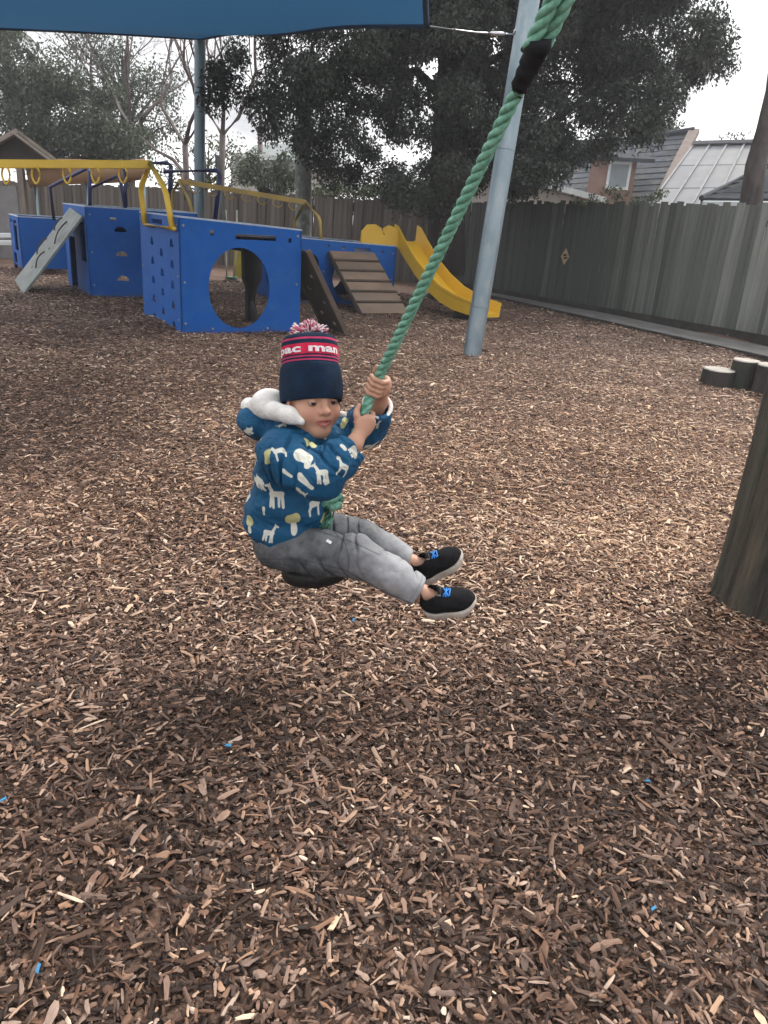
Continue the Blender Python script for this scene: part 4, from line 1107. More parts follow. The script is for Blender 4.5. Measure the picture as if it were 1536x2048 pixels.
for (ex_, ey_) in edge:
    for _ in range(2):
        yy = tb.y + R.uniform(-2.2, 1.6)
        q = P(ex_ + R.gauss(0, 14), ey_ + R.gauss(0, 12), yy)
        C.append(q); Rr.append(R.uniform(.18, .40))
MB.build(mb, 'trunk', tree_bark, te, True)
leaf_cloud('crown', [tuple(c) for c in C], Rr, 760, .072, dark_leaf, te, 5, .8, .55)

def simple_tree(name, base, h, C, Rr, npl, size, lm, bm_, label, r0, seed, group=None):
    root = empty(name, base, label, 'tree', group)
    R = random.Random(seed); mb = MB(); base = Vector(base)
    top = base + PZ * h
    mb.tube([base - PZ * .1, base + PZ * h * .35 + Vector((R.gauss(0, .1), 0, 0)), base + PZ * h * .7, top], [r0 * 1.2, r0, r0 * .7, r0 * .3], 8)
    for k in range(0, len(C), max(1, len(C) // 18)):
        c = Vector(C[k]); limb(mb, base + PZ * min(h * .9, max(.5, (c.z - base.z) * .7)), c, r0 * .35, r0 * .08, R, .05, 4, 5)
    mb.build('trunk', bm_, root, True)
    leaf_cloud('crown', C, Rr, npl, size, lm, root, seed)
    return root
def clumps(pixels, y, spread, n, r, seed, jy=1.5):
    R = random.Random(seed); C = []; Rr = []
    for (a_, b_) in pixels:
        for _ in range(n):
            C.append(tuple(P(a_ + R.gauss(0, spread), b_ + R.gauss(0, spread), y + R.uniform(-jy, jy)))); Rr.append(R.uniform(.6, 1.2) * r)
    return C, Rr
C, Rr = clumps([(20, 160), (60, 210), (110, 190), (40, 260), (100, 250), (150, 270), (180, 230), (140, 180), (90, 140), (10, 100), (20, 220), (200, 290), (160, 300), (220, 260), (60, 310), (110, 310), (210, 200), (-30, 150), (-40, 230), (0, 60), (-40, 80), (230, 305), (260, 290)], 25, 14, 5, .62, 31, 2.0)
b_ = P(90, 400, 25.0); simple_tree('evergreen_tree', (b_.x, 25.0, 0), 5.0, C, Rr, 330, .12, mid_leaf, tree_bark, 'dense dark evergreen tree above the shed on the left', .3, 41)
C, Rr = clumps([(215, 130), (260, 170), (250, 110), (300, 140), (240, 200), (285, 215), (180, 110), (150, 90), (320, 190), (290, 260), (330, 240), (220, 230)], 31, 16, 4, .7, 32, 2.0)
b_ = P(260, 400, 31); simple_tree('leafy_tree', (b_.x, 31.0, 0), 6.0, C, Rr, 210, .12, mid_leaf, tree_bark, 'thin-crowned grey-green tree behind the bare branches, left of the metal post', .22, 42)
C, Rr = clumps([(515, 330), (540, 345), (560, 320), (575, 350), (530, 365), (500, 350), (590, 365), (555, 370)], 21.5, 8, 4, .32, 33, .6)
b_ = P(545, 400, 21.5); simple_tree('garden_bush', (b_.x, 21.5, 0), 1.6, C, Rr, 110, .10, mid_leaf, tree_bark, 'dark rounded bush in front of the pale house', .08, 43)
C, Rr = clumps([(640, 385), (670, 378), (700, 385), (735, 378), (770, 388), (800, 382), (835, 385), (660, 395), (720, 395), (780, 396), (840, 392)], 18.8, 7, 4, .25, 34, .5)
b_ = P(740, 430, 18.8); simple_tree('hedge', (b_.x, 18.8, 0), 1.3, C, Rr, 100, .085, hedge_leaf, tree_bark, 'green clipped hedge along the top of the back fence', .06, 44)
C, Rr = clumps([(345, 330), (375, 300), (420, 330), (450, 300), (470, 330), (350, 370), (430, 360), (480, 365), (300, 350)], 24, 12, 3, .45, 35, 1.0)
b_ = P(410, 420, 24); simple_tree('leafy_tree', (b_.x, 24.0, 0), 3.0, C, Rr, 55, .12, hedge_leaf, tree_bark, 'yellow-green shrubby tree low behind the metal post', .1, 45)
C, Rr = clumps([(1210, 395), (1240, 385), (1270, 398), (1300, 400), (1190, 402), (1320, 395), (1165, 403)], 14.6, 7, 3, .13, 36, .25)
b_ = P(1250, 460, 14.6); simple_tree('garden_bush', (b_.x, 14.7, 0), 1.4, C, Rr, 45, .06, hedge_leaf, tree_bark, 'sparse shrub peeping over the mossy fence below the dormer', .04, 46)
C, Rr = clumps([(1230, 255), (1270, 248), (1310, 258), (1340, 262), (1290, 268)], 30, 8, 4, .5, 37, 1.0)
b_ = P(1285, 420, 30); simple_tree('leafy_tree', (b_.x, 31.0, 0), 4.0, C, Rr, 90, .16, mid_leaf, tree_bark, 'round green treetop showing over the tiled ridge', .2, 47)
C, Rr = clumps([(1370, 282), (1390, 275), (1450, 272), (1470, 265), (1490, 275)], 40, 6, 2, .4, 38, 1.0)
b_ = P(1430, 420, 40); simple_tree('leafy_tree', (b_.x, 40.0, 0), 4.5, C, Rr, 18, .16, mid_leaf, tree_bark, 'wispy distant treetop above the metal roof', .1, 48)

# lichen-covered trunk at the back fence
lk = P(608, 400, 15.9); lk = Vector((lk.x, 15.9, 0))
lt_ = empty('lichen_tree', lk, 'pale lichen-covered tree trunk in front of the back fence', 'tree')
mb = MB(); R = random.Random(8)
mb.tube([lk - PZ * .1, lk + PZ * .6, P(607, 380, 15.9), P(606, 300, 15.9), P(610, 240, 15.95), P(612, 170, 16.0)], [.21, .17, .155, .15, .13, .10], 14)
limb(mb, P(608, 250, 15.95), P(560, 190, 16.2), .07, .02, R); limb(mb, P(610, 215, 15.95), P(670, 150, 15.7), .07, .02, R)
mb.build('trunk', moss_bark, lt_, True)
C, Rr = clumps([(560, 190), (600, 160), (640, 150), (670, 150), (580, 140)], 16.2, 12, 3, .35, 39, .6)
leaf_cloud('crown', C, Rr, 80, .10, dark_leaf, lt_, 77)

# trunk at the right edge
rt = empty('ivy_tree', Vector((P(1500, 400, 12.2).x, 12.2, 0)), 'leaning bare tree trunk at the right edge before the dark roof', 'tree')
mb = MB(); rb_ = P(1488, 420, 12.2)
mb.tube([Vector((rb_.x - .1, 12.2, 0)), P(1503, 400, 12.2), P(1512, 330, 12.2), P(1530, 260, 12.2), P(1546, 180, 12.2), P(1560, 60, 12.3), P(1570, -120, 12.3)], [.21, .16, .145, .12, .095, .085, .06], 12)
mb.build('trunk', mat('rough_brown_bark', (.10, .085, .08), (.05, .042, .04), .9, 7, 6, .9, 16, stretch=(1, 1, .4), bdist=.04), rt, True)
C, Rr = clumps([(1560, -60), (1590, -20), (1610, 60)], 12.3, 10, 3, .25, 40, .3)
leaf_cloud('crown', C, Rr, 60, .07, dark_leaf, rt, 78)

# bare winter trees
def bare_tree(name, base, first, label, r0, depth, seed, spread=.55, up=.25, scale=.78):
    root = empty(name, (base[0], base[1], 0), label, 'tree', 'leafless trees behind the fence')
    R = random.Random(seed); tr_ = MB(); tw_ = MB()
    def grow(p, d, L_, r, k):
        n = 3; pts_ = [p]; q = p; dd = d
        for i in range(n):
            dd = (dd + Vector((R.gauss(0, .13), R.gauss(0, .13), R.gauss(.02, .10)))).normalized()
            q = q + dd * L_ / n; pts_.append(q)
        r1 = r * .62
        (tr_ if k <= 1 else tw_).tube(pts_, [r + (r1 - r) * i / n for i in range(n + 1)], 7 if k <= 1 else (4 if k < 4 else 3), caps=False)
        if k >= depth: return
        for j in range(R.choice((2, 3, 3)) if k < depth - 1 else 3):
            ax = Vector((R.gauss(0, 1), R.gauss(0, 1), R.gauss(0, .6))).normalized()
            nd = (dd + ax * spread * R.uniform(.7, 1.4) + PZ * up * R.uniform(0, 1)).normalized()
            src = pts_[-1] if j < 2 else pts_[2]
            grow(src, nd, L_ * scale * R.uniform(.75, 1.15), r1 * R.uniform(.7, 1.0), k + 1)
    b0_ = Vector((base[0], base[1], 0))
    tr_.tube([b0_ - PZ * .1, b0_ + (first - b0_) * .5 + Vector((.05, 0, 0)), first], [r0 * 1.25, r0 * 1.05, r0], 8)
    for j in range(3):
        a_ = 2 * math.pi * j / 3 + R.random()
        grow(first, Vector((math.cos(a_) * .7, math.sin(a_) * .5, .8)).normalized(), (first.z + 1) * .42, r0 * .7, 1)
    tr_.build('trunk', twig_m, root, True)
    tw_.build('crown', twig_m, root)
    return root
b_ = P(368, 360, 19.5); bare_tree('bare_tree', (b_.x, 19.5), P(370, 290, 19.5), 'leafless grey-brown tree just left of the blue-grey metal post', .07, 8, 51)
b_ = P(430, 360, 20.5); bare_tree('bare_tree', (b_.x, 20.5), P(445, 270, 20.5), 'leafless tree with forked trunk just right of the blue-grey metal post', .075, 8, 53)
b_ = P(255, 360, 24); bare_tree('bare_tree', (b_.x, 24.0), P(262, 250, 24), 'fine-twigged leafless tree between the evergreen and the metal post', .08, 8, 54, .6)
b_ = P(520, 360, 34); bare_tree('bare_tree', (b_.x, 34.0), P(520, 270, 34), 'distant pinkish leafless tree above the pale house', .10, 8, 56, .6)
b_ = P(200, 360, 29); bare_tree('bare_tree', (b_.x, 29.0), P(190, 240, 29), 'tall leafless tree rising behind the dense evergreen', .09, 8, 58, .55)
limbs = empty('fallen_limb', Vector((P(360, 400, 18.8).x, 18.8, 0)), 'curved bare limb arching over the back fence left of the metal post', 'branch')
MB().tube([P(372, 400, 18.8), P(362, 338, 18.8), P(345, 318, 18.9), P(310, 300, 19.0), P(278, 270, 19.1)], [.05, .045, .04, .03, .015], 7).build('limb', twig_m, limbs, True)

# palm at the top left
pm = empty('palm_tree', Vector((P(20, 300, 27).x, 27, 0)), 'pale drooping palm fronds at the upper left under the sail', 'palm')
pc = P(8, 72, 27)
MB().tube([Vector((pc.x + .2, 27, 0)), Vector((pc.x + .1, 27, 3)), pc], [.16, .14, .12], 8).build('trunk', twig_m, pm, True)
frond_m = leaf_mat('palm_frond', (.12, .14, .10), (.26, .27, .20), .6, .3)
R = random.Random(61)
for k in range(11):
    az = k * 2.4; d_ = Vector((math.cos(az), math.sin(az), 0)); ln = R.uniform(1.0, 1.5)
    sp2 = [pc + d_ * ln * t + PZ * (.45 * math.sin(t * 2.0) - 1.0 * t * t) for t in np.linspace(0, 1, 9)]
    mb = MB(); mb.tube(sp2, [.022 - .018 * i / 8 for i in range(9)], 4)
    for i in range(1, 9):
        for sg_ in (-1, 1):
            for h_ in (0, .5):
                q = sp2[i].lerp(sp2[i - 1], h_); sd_ = d_.cross(PZ) * sg_
                tip = q + sd_ * .34 * math.sin(.4 + i * .3) + d_ * .16 - PZ * .22
                mb.add([q, q + d_ * .03, tip], [(0, 1, 2)])
    mb.build('frond', frond_m, pm)

# ================================================================ HAZE
hz = bpy.data.materials.new('glare_haze'); hz.use_nodes = True
N = hz.node_tree.nodes; N.remove(N['Principled BSDF'])
pv = N.new('ShaderNodeVolumePrincipled'); pv.inputs['Color'].default_value = (.93, .95, 1, 1); pv.inputs['Density'].default_value = .0021; pv.inputs['Anisotropy'].default_value = .2
hz.node_tree.links.new(pv.outputs[0], N['Material Output'].inputs['Volume'])
hzb = MB().box((0, 30, 7.5), (95, 0, 0), (0, 95, 0), (0, 0, 8.5)).build('haze', hz)  # added haze volume in place of lens glare, lifts the background darks
tag(hzb, 'thin pale haze added to lift the dark background', 'haze', kind='stuff')
# ================================================================ ROPE SWING
def V3(p): return np.array(p, float)
def unit(v): v = V3(v); return v / np.linalg.norm(v)
GR1 = PN(751, 768, 2.055)          # far hand on the rope
GR2 = PN(724, 836, 2.045)          # near hand on the rope
RTOP = PN(1050, 150, 1.64)
rdir = (RTOP - GR1); rdir /= np.linalg.norm(rdir)
KNOT = PN(661, 1000, 2.105)
TAIL = PN(648, 1058, 2.105)
SEAT = PN(632, 1126, 2.12)
TAPE0, TAPE1 = PN(1044, 163, 1.633), PN(1078, 88, 1.60)
rope_m = bpy.data.materials.new('green_rope'); rope_m.use_nodes = True
N = rope_m.node_tree.nodes; L = rope_m.node_tree.links; p = N['Principled BSDF']; p.inputs['Roughness'].default_value = .5
co = N.new('ShaderNodeTexCoord'); n1 = N.new('ShaderNodeTexNoise'); n1.inputs['Scale'].default_value = 90; n1.inputs['Detail'].default_value = 4; L.new(co.outputs['Object'], n1.inputs['Vector'])
r_ = N.new('ShaderNodeValToRGB'); r_.color_ramp.elements[0].position = .3; r_.color_ramp.elements[0].color = (.070, .215, .150, 1); r_.color_ramp.elements[1].position = .7; r_.color_ramp.elements[1].color = (.19, .43, .32, 1)
L.new(n1.outputs['Fac'], r_.inputs[0]); L.new(r_.outputs[0], p.inputs['Base Color'])
mp = N.new('ShaderNodeMapping'); L.new(co.outputs['Object'], mp.inputs[0]); n2 = N.new('ShaderNodeTexNoise'); n2.inputs['Scale'].default_value = 420; L.new(mp.outputs[0], n2.inputs['Vector'])
bp = N.new('ShaderNodeBump'); bp.inputs['Strength'].default_value = .5; bp.inputs['Distance'].default_value = .002; L.new(n2.outputs['Fac'], bp.inputs['Height']); L.new(bp.outputs[0], p.inputs['Normal'])
rubber_m = mat('black_rubber', (.007, .007, .008), (.013, .013, .014), .55, 12, 4, .1, 60, spec=.3)
tape_m = mat('black_tape', (.010, .011, .013), (.018, .019, .022), .7, 18, 4, .5, 40, bdist=.004, spec=.12)
sw = empty('rope_swing', Vector((SEAT[0], SEAT[1], 0)), 'green twisted rope swing with a black rubber disc seat', 'rope swing')
def catmull(Pts, n):
    Pts = [np.array(q, float) for q in Pts]; Pp = [2 * Pts[0] - Pts[1]] + Pts + [2 * Pts[-1] - Pts[-2]]; out = []
    for i in range(len(Pts) - 1):
        a_, b_, c_, d_ = Pp[i:i + 4]
        for t in np.linspace(0, 1, n, endpoint=False):
            out.append(.5 * ((2 * b_) + (-a_ + c_) * t + (2 * a_ - 5 * b_ + 4 * c_ - d_) * t * t + (-a_ + 3 * b_ - 3 * c_ + d_) * t ** 3))
    out.append(Pts[-1]); return np.array(out)
def twisted(path, rad, nm, ph0=0.0, lay=2.75, root=sw):
    """three laid strands along a path"""
    path = np.array(path); seg = np.linalg.norm(np.diff(path, axis=0), axis=1); cum = np.concatenate([[0], np.cumsum(seg)])
    tot = cum[-1]; step = rad * .42; ss = np.arange(0, tot, step)
    ctr = np.stack([np.interp(ss, cum, path[:, k]) for k in range(3)], 1)
    tan = np.gradient(ctr, axis=0); tan /= np.linalg.norm(tan, axis=1)[:, None]
    s0 = np.cross(tan, np.array([0, 1.0, 0])); s0 /= np.linalg.norm(s0, axis=1)[:, None]; u0 = np.cross(s0, tan)
    for k in range(3):
        ang = -2 * math.pi * ss / (rad * 2 * lay) + 2 * math.pi * k / 3 + ph0
        q = ctr + (s0 * np.cos(ang)[:, None] + u0 * np.sin(ang)[:, None]) * rad * .50
        MB().tube([Vector(v) for v in q], rad * .54, 9).build('strand', rope_m, root, True)
RU = rdir
up_end = TAPE1 + RU * 1.3
main = catmull([SEAT + np.array([.0, 0, .02]), TAIL, KNOT, GR2, GR1, GR1 + RU * .15, (GR1 + RTOP) / 2, TAPE0 + RU * .03], 24)
twisted(main, .0139, 'rope')
side = np.cross(RU, [0, 1, 0]); side /= np.linalg.norm(side)
twisted(np.array([TAPE1 - RU * .02, TAPE1 + RU * .6, up_end]) + side * .012, .0146, 'rope', .4)
twisted(np.array([TAPE1 - RU * .02, TAPE1 + RU * .6, up_end]) - side * .010 + np.array([0, .015, 0]), .0146, 'rope', 1.5)
fz = MB(); R = random.Random(77)
for k in range(520):
    i = R.randrange(6, len(main) - 6); c_ = main[i] + (main[i + 1] - main[i]) * R.random(); ax_ = unit(main[i + 3] - main[i - 3])
    o_ = unit(np.cross(ax_, [R.gauss(0, 1), R.gauss(0, 1), R.gauss(0, 1)])); b_ = c_ + o_ * .0135; ln = R.uniform(.004, .011)
    t_ = unit(o_ * R.uniform(.4, 1) + ax_ * R.gauss(0, 1) + np.cross(ax_, o_) * R.gauss(0, .8))
    fz.tube([Vector(b_), Vector(b_ + t_ * ln * .6 + o_ * .001), Vector(b_ + t_ * ln)], [.00045, .00035, .0002], 3)
fz.build('loose_fibre', rope_m, sw)['kind'] = 'stuff'
tp = [TAPE0 + (TAPE1 - TAPE0) * t for t in np.linspace(-.30, 1.10, 14)]
MB().tube([Vector(q) + Vector((math.sin(i * 2.3) * .002, 0, math.cos(i * 1.9) * .002)) for i, q in enumerate(tp)], [.0152, .0158, .0165, .017, .0178, .0182, .0190, .0195, .0205, .021, .0218, .022, .0225, .0215], 18).build('tape_wrap', tape_m, sw, True)
seat_ax = Vector((-.16, .10, 1)).normalized()
seat_c = Vector(SEAT) - seat_ax * .012
MB().lathe(seat_c, seat_ax, [(.02, -.042), (.06, -.042), (.090, -.036), (.104, -.024), (.108, -.006), (.104, .010), (.090, .018), (.06, .020), (.02, .020)], 40).build('seat_disc', rubber_m, sw, True)
# overhand knot and frayed tail
kn = []
for t in np.linspace(0, 2 * math.pi, 40, endpoint=False):
    q = KNOT + np.array([(.020 + .008 * math.cos(3 * t)) * math.cos(2 * t), (.020 + .008 * math.cos(3 * t)) * math.sin(2 * t), .014 * math.sin(3 * t)])
    kn.append(Vector(q))
MB().tube(kn, .0125, 8, closed=True).build('knot', rope_m, sw, True)
mb = MB(); R = random.Random(4)
for k in range(26):
    a_ = KNOT + np.array([R.gauss(0, .008), R.gauss(0, .008) - .012, -.01]); b_ = TAIL + np.array([R.gauss(-.002, .012), R.gauss(0, .010) - .012, R.gauss(-.004, .012)])
    md = (a_ + b_) / 2 + np.array([R.gauss(0, .007), R.gauss(0, .007), 0])
    mb.tube([Vector(a_), Vector(md), Vector(b_)], [.0035, .003, .0018], 5)
mb.build('frayed_tail', rope_m, sw, True)

# ================================================================ CHILD ON THE SWING
def smin(a, b, k):
    h = np.maximum(k - np.abs(a - b), 0) / k
    return np.minimum(a, b) - h * h * k * .25
class SDF:
    """signed-distance shape; each operation carries a bounding sphere so that far ones are skipped"""
    def __init__(self): self.ops = []
    def _add(self, f, k, op, c=None, r=None): self.ops.append((f, k, op, c, r)); return self
    def cap(self, a, b, r0, r1=None, k=.02, op='u'):
        a = V3(a); b = V3(b); r1 = r0 if r1 is None else r1; ba = b - a; L2 = ba @ ba + 1e-12
        def f(X):
            Xa = X - a
            t = np.clip(Xa @ ba / L2, 0, 1)
            q = Xa - t[:, None] * ba
            return np.sqrt(np.einsum('ij,ij->i', q, q)) - (r0 + (r1 - r0) * t)
        return self._add(f, k, op, (a + b) / 2, np.linalg.norm(ba) / 2 + max(r0, r1))
    def chain(self, pts, rs, k=.02, op='u'):
        rs = rs if hasattr(rs, '__len__') else [rs] * len(pts)
        for i in range(len(pts) - 1): self.cap(pts[i], pts[i + 1], rs[i], rs[i + 1], k, op)
        return self
    def ell(self, c, r, B=None, k=.02, op='u'):
        c = V3(c); r = V3(r); B = np.eye(3) if B is None else np.array(B)     # rows of B are the axes
        def f(X):
            q = (X - c) @ B.T / r; w = q / r
            k0 = np.sqrt(np.einsum('ij,ij->i', q, q)); k1 = np.sqrt(np.einsum('ij,ij->i', w, w)) + 1e-9
            return k0 * (k0 - 1) / k1
        return self._add(f, k, op, c, r.max())
    def plane(self, c, n, k=.006):                      # keep the side n points away from
        c = V3(c); n = V3(n) / np.linalg.norm(n)
        return self._add(lambda X: (X - c) @ n, k, 'i')
    def fn(self, f, k=.01, op='u', c=None, r=None): return self._add(f, k, op, c, r)
    def warp(self, f, c=None, r=None): return self._add(f, 0, 'w', c, r)
    def block(self, X):
        lo_, hi_ = X.min(0), X.max(0); d = np.full(len(X), 10.0)
        for f, k, op, c, r in self.ops:
            if c is not None:
                gap = np.linalg.norm(np.maximum(np.maximum(lo_ - c, c - hi_), 0)) - r
                if gap > .045: continue
            if op == 'w':
                m = np.abs(d) < .022
                if m.any(): d[m] += f(X[m], d[m])
                continue
            e = f(X)
            if op == 'u': d = smin(d, e, k)
            elif op == 's': d = -smin(-d, e, k)
            elif op == 'i': d = -smin(-d, -e, k)
        return d
    def __call__(self, X):
        if len(X) < 400: return self.block(X)
        key = np.floor(X / .07).astype(np.int64); key = (key[:, 0] * 4001 + key[:, 1]) * 4001 + key[:, 2]
        o = np.argsort(key, kind='stable'); ks = key[o]; cut = np.flatnonzero(np.diff(ks)) + 1
        d = np.empty(len(X)); Xo = X[o]; st = 0
        for en in list(cut) + [len(X)]:
            d[o[st:en]] = self.block(Xo[st:en]); st = en
        return d
N3T = {}
def n3(X, s, seed=0):
    if seed not in N3T: N3T[seed] = np.random.RandomState(seed).rand(4096) * 2 - 1
    T = N3T[seed]
    Q = X * s + 100.0; I = np.floor(Q).astype(np.int64); Fr = Q - I; Fr = Fr * Fr * (3 - 2 * Fr)
    def h(dx, dy, dz): return T[((I[:, 0] + dx) * 73856093 ^ (I[:, 1] + dy) * 19349663 ^ (I[:, 2] + dz) * 83492791) % 4096]
    r = 0
    for dx in (0, 1):
        for dy in (0, 1):
            for dz in (0, 1):
                r = r + h(dx, dy, dz) * (Fr[:, 0] if dx else 1 - Fr[:, 0]) * (Fr[:, 1] if dy else 1 - Fr[:, 1]) * (Fr[:, 2] if dz else 1 - Fr[:, 2])
    return r
def polygonise(f, lo, hi, vox):
    """surface nets on a grid that is only filled near the surface"""
    lo = V3(lo); hi = V3(hi); B = 6
    nb = np.ceil((hi - lo) / (vox * B)).astype(int); n = nb * B
    bc = (np.stack(np.meshgrid(*[np.arange(k) for k in nb], indexing='ij'), -1).reshape(-1, 3))
    dc_ = f(lo + (bc + .5) * B * vox)
    act = np.abs(dc_) < B * vox * 1.5
    S = np.repeat(np.repeat(np.repeat(np.where(dc_ < 0, -1.0, 1.0).reshape(nb), B, 0), B, 1), B, 2).astype(np.float32)
    loc = np.stack(np.meshgrid(*[np.arange(B)] * 3, indexing='ij'), -1).reshape(-1, 3)
    ab = bc[act]
    for i in range(0, len(ab), 4000):
        I = (ab[i:i + 4000, None, :] * B + loc[None]).reshape(-1, 3)
        S[I[:, 0], I[:, 1], I[:, 2]] = f(lo + I * vox)
    s = S < 0
    cn = np.zeros(tuple(n - 1), np.uint8)
    offs = [(i, j, k) for i in (0, 1) for j in (0, 1) for k in (0, 1)]
    for o in offs: cn += s[o[0]:n[0] - 1 + o[0], o[1]:n[1] - 1 + o[1], o[2]:n[2] - 1 + o[2]]
    ii = np.argwhere((cn > 0) & (cn < 8))
    vid = np.full(tuple(n - 1), -1, np.int32); vid[ii[:, 0], ii[:, 1], ii[:, 2]] = np.arange(len(ii))
    cv = {o: S[ii[:, 0] + o[0], ii[:, 1] + o[1], ii[:, 2] + o[2]] for o in offs}
    acc = np.zeros((len(ii), 3)); cnt = np.zeros(len(ii))
    for o in offs:
        for ax in range(3):
            if o[ax]: continue
            e = list(o); e[ax] = 1; A_, B_ = cv[o], cv[tuple(e)]
            m = (A_ < 0) != (B_ < 0); t = np.where(m, A_ / np.where(m, A_ - B_, 1), 0)
            for c in range(3): acc[:, c] += np.where(m, o[c] + (t if c == ax else 0), 0)
            cnt += m
    V = lo + (ii + acc / cnt[:, None]) * vox
    Fs = []
    for ax in range(3):
        a1, a2 = (ax + 1) % 3, (ax + 2) % 3
        sA = [slice(1, n[k] - 1) for k in range(3)]; sA[ax] = slice(0, n[ax] - 1)
        sB = list(sA); sB[ax] = slice(1, n[ax])
        m = s[tuple(sA)] != s[tuple(sB)]
        q = np.argwhere(m); q[:, a1] += 1; q[:, a2] += 1
        def cell(d1, d2):
            w = q.copy(); w[:, a1] += d1; w[:, a2] += d2; return vid[w[:, 0], w[:, 1], w[:, 2]]
        quad = np.stack([cell(-1, -1), cell(0, -1), cell(0, 0), cell(-1, 0)], 1)
        flip = ~s[tuple(sA)][m]
        quad[flip] = quad[flip][:, ::-1]
        Fs.append(quad)
    Fq_ = np.concatenate(Fs); Fq_ = Fq_[(Fq_ >= 0).all(1)]
    # project onto the true surface, normals from a tetrahedral difference
    e = vox * .6; T4 = np.array([[1, 1, 1], [1, -1, -1], [-1, 1, -1], [-1, -1, 1]], float)
    for it in range(2):
        dd = [f(V + t4 * e) for t4 in T4]
        g = sum(t4[None] * d_[:, None] for t4, d_ in zip(T4, dd)) / (4 * e)
        if it == 0:
            g2 = np.maximum((g * g).sum(1), .25); V = V - np.clip(sum(dd) / 4 / g2, -vox, vox)[:, None] * g * .8
    g = g / (np.linalg.norm(g, axis=1)[:, None] + 1e-9)
    return V, Fq_, g
def sdf_obj(name, f, lo, hi, vox, m, root):
    V, Fq_, g = polygonise(f, lo, hi, vox)
    o = link_mesh(name, np_mesh(name, V, Fq_), m, root, True)
    return o, V, g

# ---- skeleton (metres; depth chosen per joint)
SHN, SHF = PN(556, 908, 2.005), PN(662, 880, 2.20)
ELN, WRN = PN(642, 954, 1.945), PN(708, 888, 2.0)
ELF, WRF = PN(738, 852, 2.20), PN(760, 802, 2.12)
NECK = PN(612, 862, 2.115)
CHEST, BELLY, HEM = PN(588, 925, 2.115), PN(578, 1000, 2.125), PN(566, 1050, 2.13)
HIPN, HIPF = PN(560, 1092, 2.075), PN(616, 1062, 2.19)
KNN, KNF = PN(712, 1112, 2.0), PN(722, 1074, 2.215)
ANN, ANF = PN(848, 1190, 1.985), PN(826, 1128, 2.20)
HEAD = PN(623, 793, 2.11)
TU = unit(NECK - HEM); TS = unit(SHF - SHN); TF = unit(np.cross(TS, TU)); TS = np.cross(TU, TF)
TF = TF if TF[0] > 0 else -TF
TB = np.stack([TS, TF, TU])
yaw = math.radians(33); pit = math.radians(1)
hf_ = np.array([math.sin(yaw), -math.cos(yaw), 0]); hx = np.array([math.cos(yaw), math.sin(yaw), 0])
hfw = hf_ * math.cos(pit) - np.array([0, 0, 1]) * math.sin(pit); hup = np.cross(hx, hfw); hup = hup if hup[2] > 0 else -hup
# slight sideways tilt of the head
tl = math.radians(0); hx, hup = hx * math.cos(tl) - hup * math.sin(tl), hup * math.cos(tl) + hx * math.sin(tl)
HB = np.stack([hx, hfw, hup])
def Hd(x, y, z): return HEAD + x * hx + y * hfw + z * hup

kid = empty('person', Vector((SEAT[0], SEAT[1], SEAT[2] + .02)), 'small child in navy bobble hat and blue animal-print jacket sitting on the rope swing', 'person')

# ---- skin: one continuous body
bd_ = SDF()
bd_.ell(Hd(0, -.014, .038), (.070, .087, .074), HB, .02)
bd_.ell(Hd(0, .020, -.022), (.0585, .060, .070), HB, .03)
for s_ in (-1, 1):
    bd_.ell(Hd(.035 * s_, .040, -.036), (.032, .033, .031), HB, .02)
    bd_.cap(Hd(.046 * s_, .0, -.050), Hd(.012 * s_, .056, -.082), .022, .018, .025)
bd_.ell(Hd(0, .056, -.080), (.021, .019, .017), HB, .02)
bd_.ell(Hd(0, .050, .028), (.046, .026, .026), HB, .03)
for s_ in (-1, 1):
    bd_.ell(Hd(.030 * s_, .0855, .003), (.0165, .012, .0105), HB, .012, 's')
bd_.cap(Hd(0, .074, .010), Hd(0, .0865, -.016), .0065, .0085, .012)
bd_.ell(Hd(0, .0910, -.0205), (.0112, .0105, .0092), HB, .008)
for s_ in (-1, 1):
    bd_.ell(Hd(.0125 * s_, .0815, -.0235), (.0074, .0090, .0066), HB, .006)
    bd_.ell(Hd(.0065 * s_, .0865, -.0300), (.0036, .0042, .0032), HB, .003, 's')
bd_.ell(Hd(0, .0700, -.046), (.022, .016, .017), HB, .018)                  # muzzle
bd_.chain([Hd(-.0235, .0695, -.0478), Hd(-.007, .0825, -.0450), Hd(0, .0835, -.0462), Hd(.007, .0825, -.0450), Hd(.0235, .0695, -.0478)], [.0028, .0048, .0045, .0048, .0028], .004)
bd_.chain([Hd(-.0210, .0700, -.0525), Hd(0, .0825, -.0590), Hd(.0210, .0700, -.0525)], [.0030, .0068, .0030], .004)
bd_.chain([Hd(-.0230, .0740, -.0497), Hd(0, .0880, -.0515), Hd(.0230, .0740, -.0497)], [.0014, .0036, .0014], .002, 's')
for s_ in (-1, 1):                                                              # ears
    eb = np.stack([unit(hx * s_ - .45 * hfw), unit(hfw + .45 * s_ * hx), hup])
    bd_.ell(Hd(.0705 * s_, .000, -.018), (.0065, .0165, .0265), eb, .006)
    bd_.ell(Hd(.0770 * s_, .002, -.016), (.0045, .0095, .0165), eb, .004, 's')
bd_.cap(Hd(0, -.020, -.055), NECK - TU * .03, .040, .042, .03)
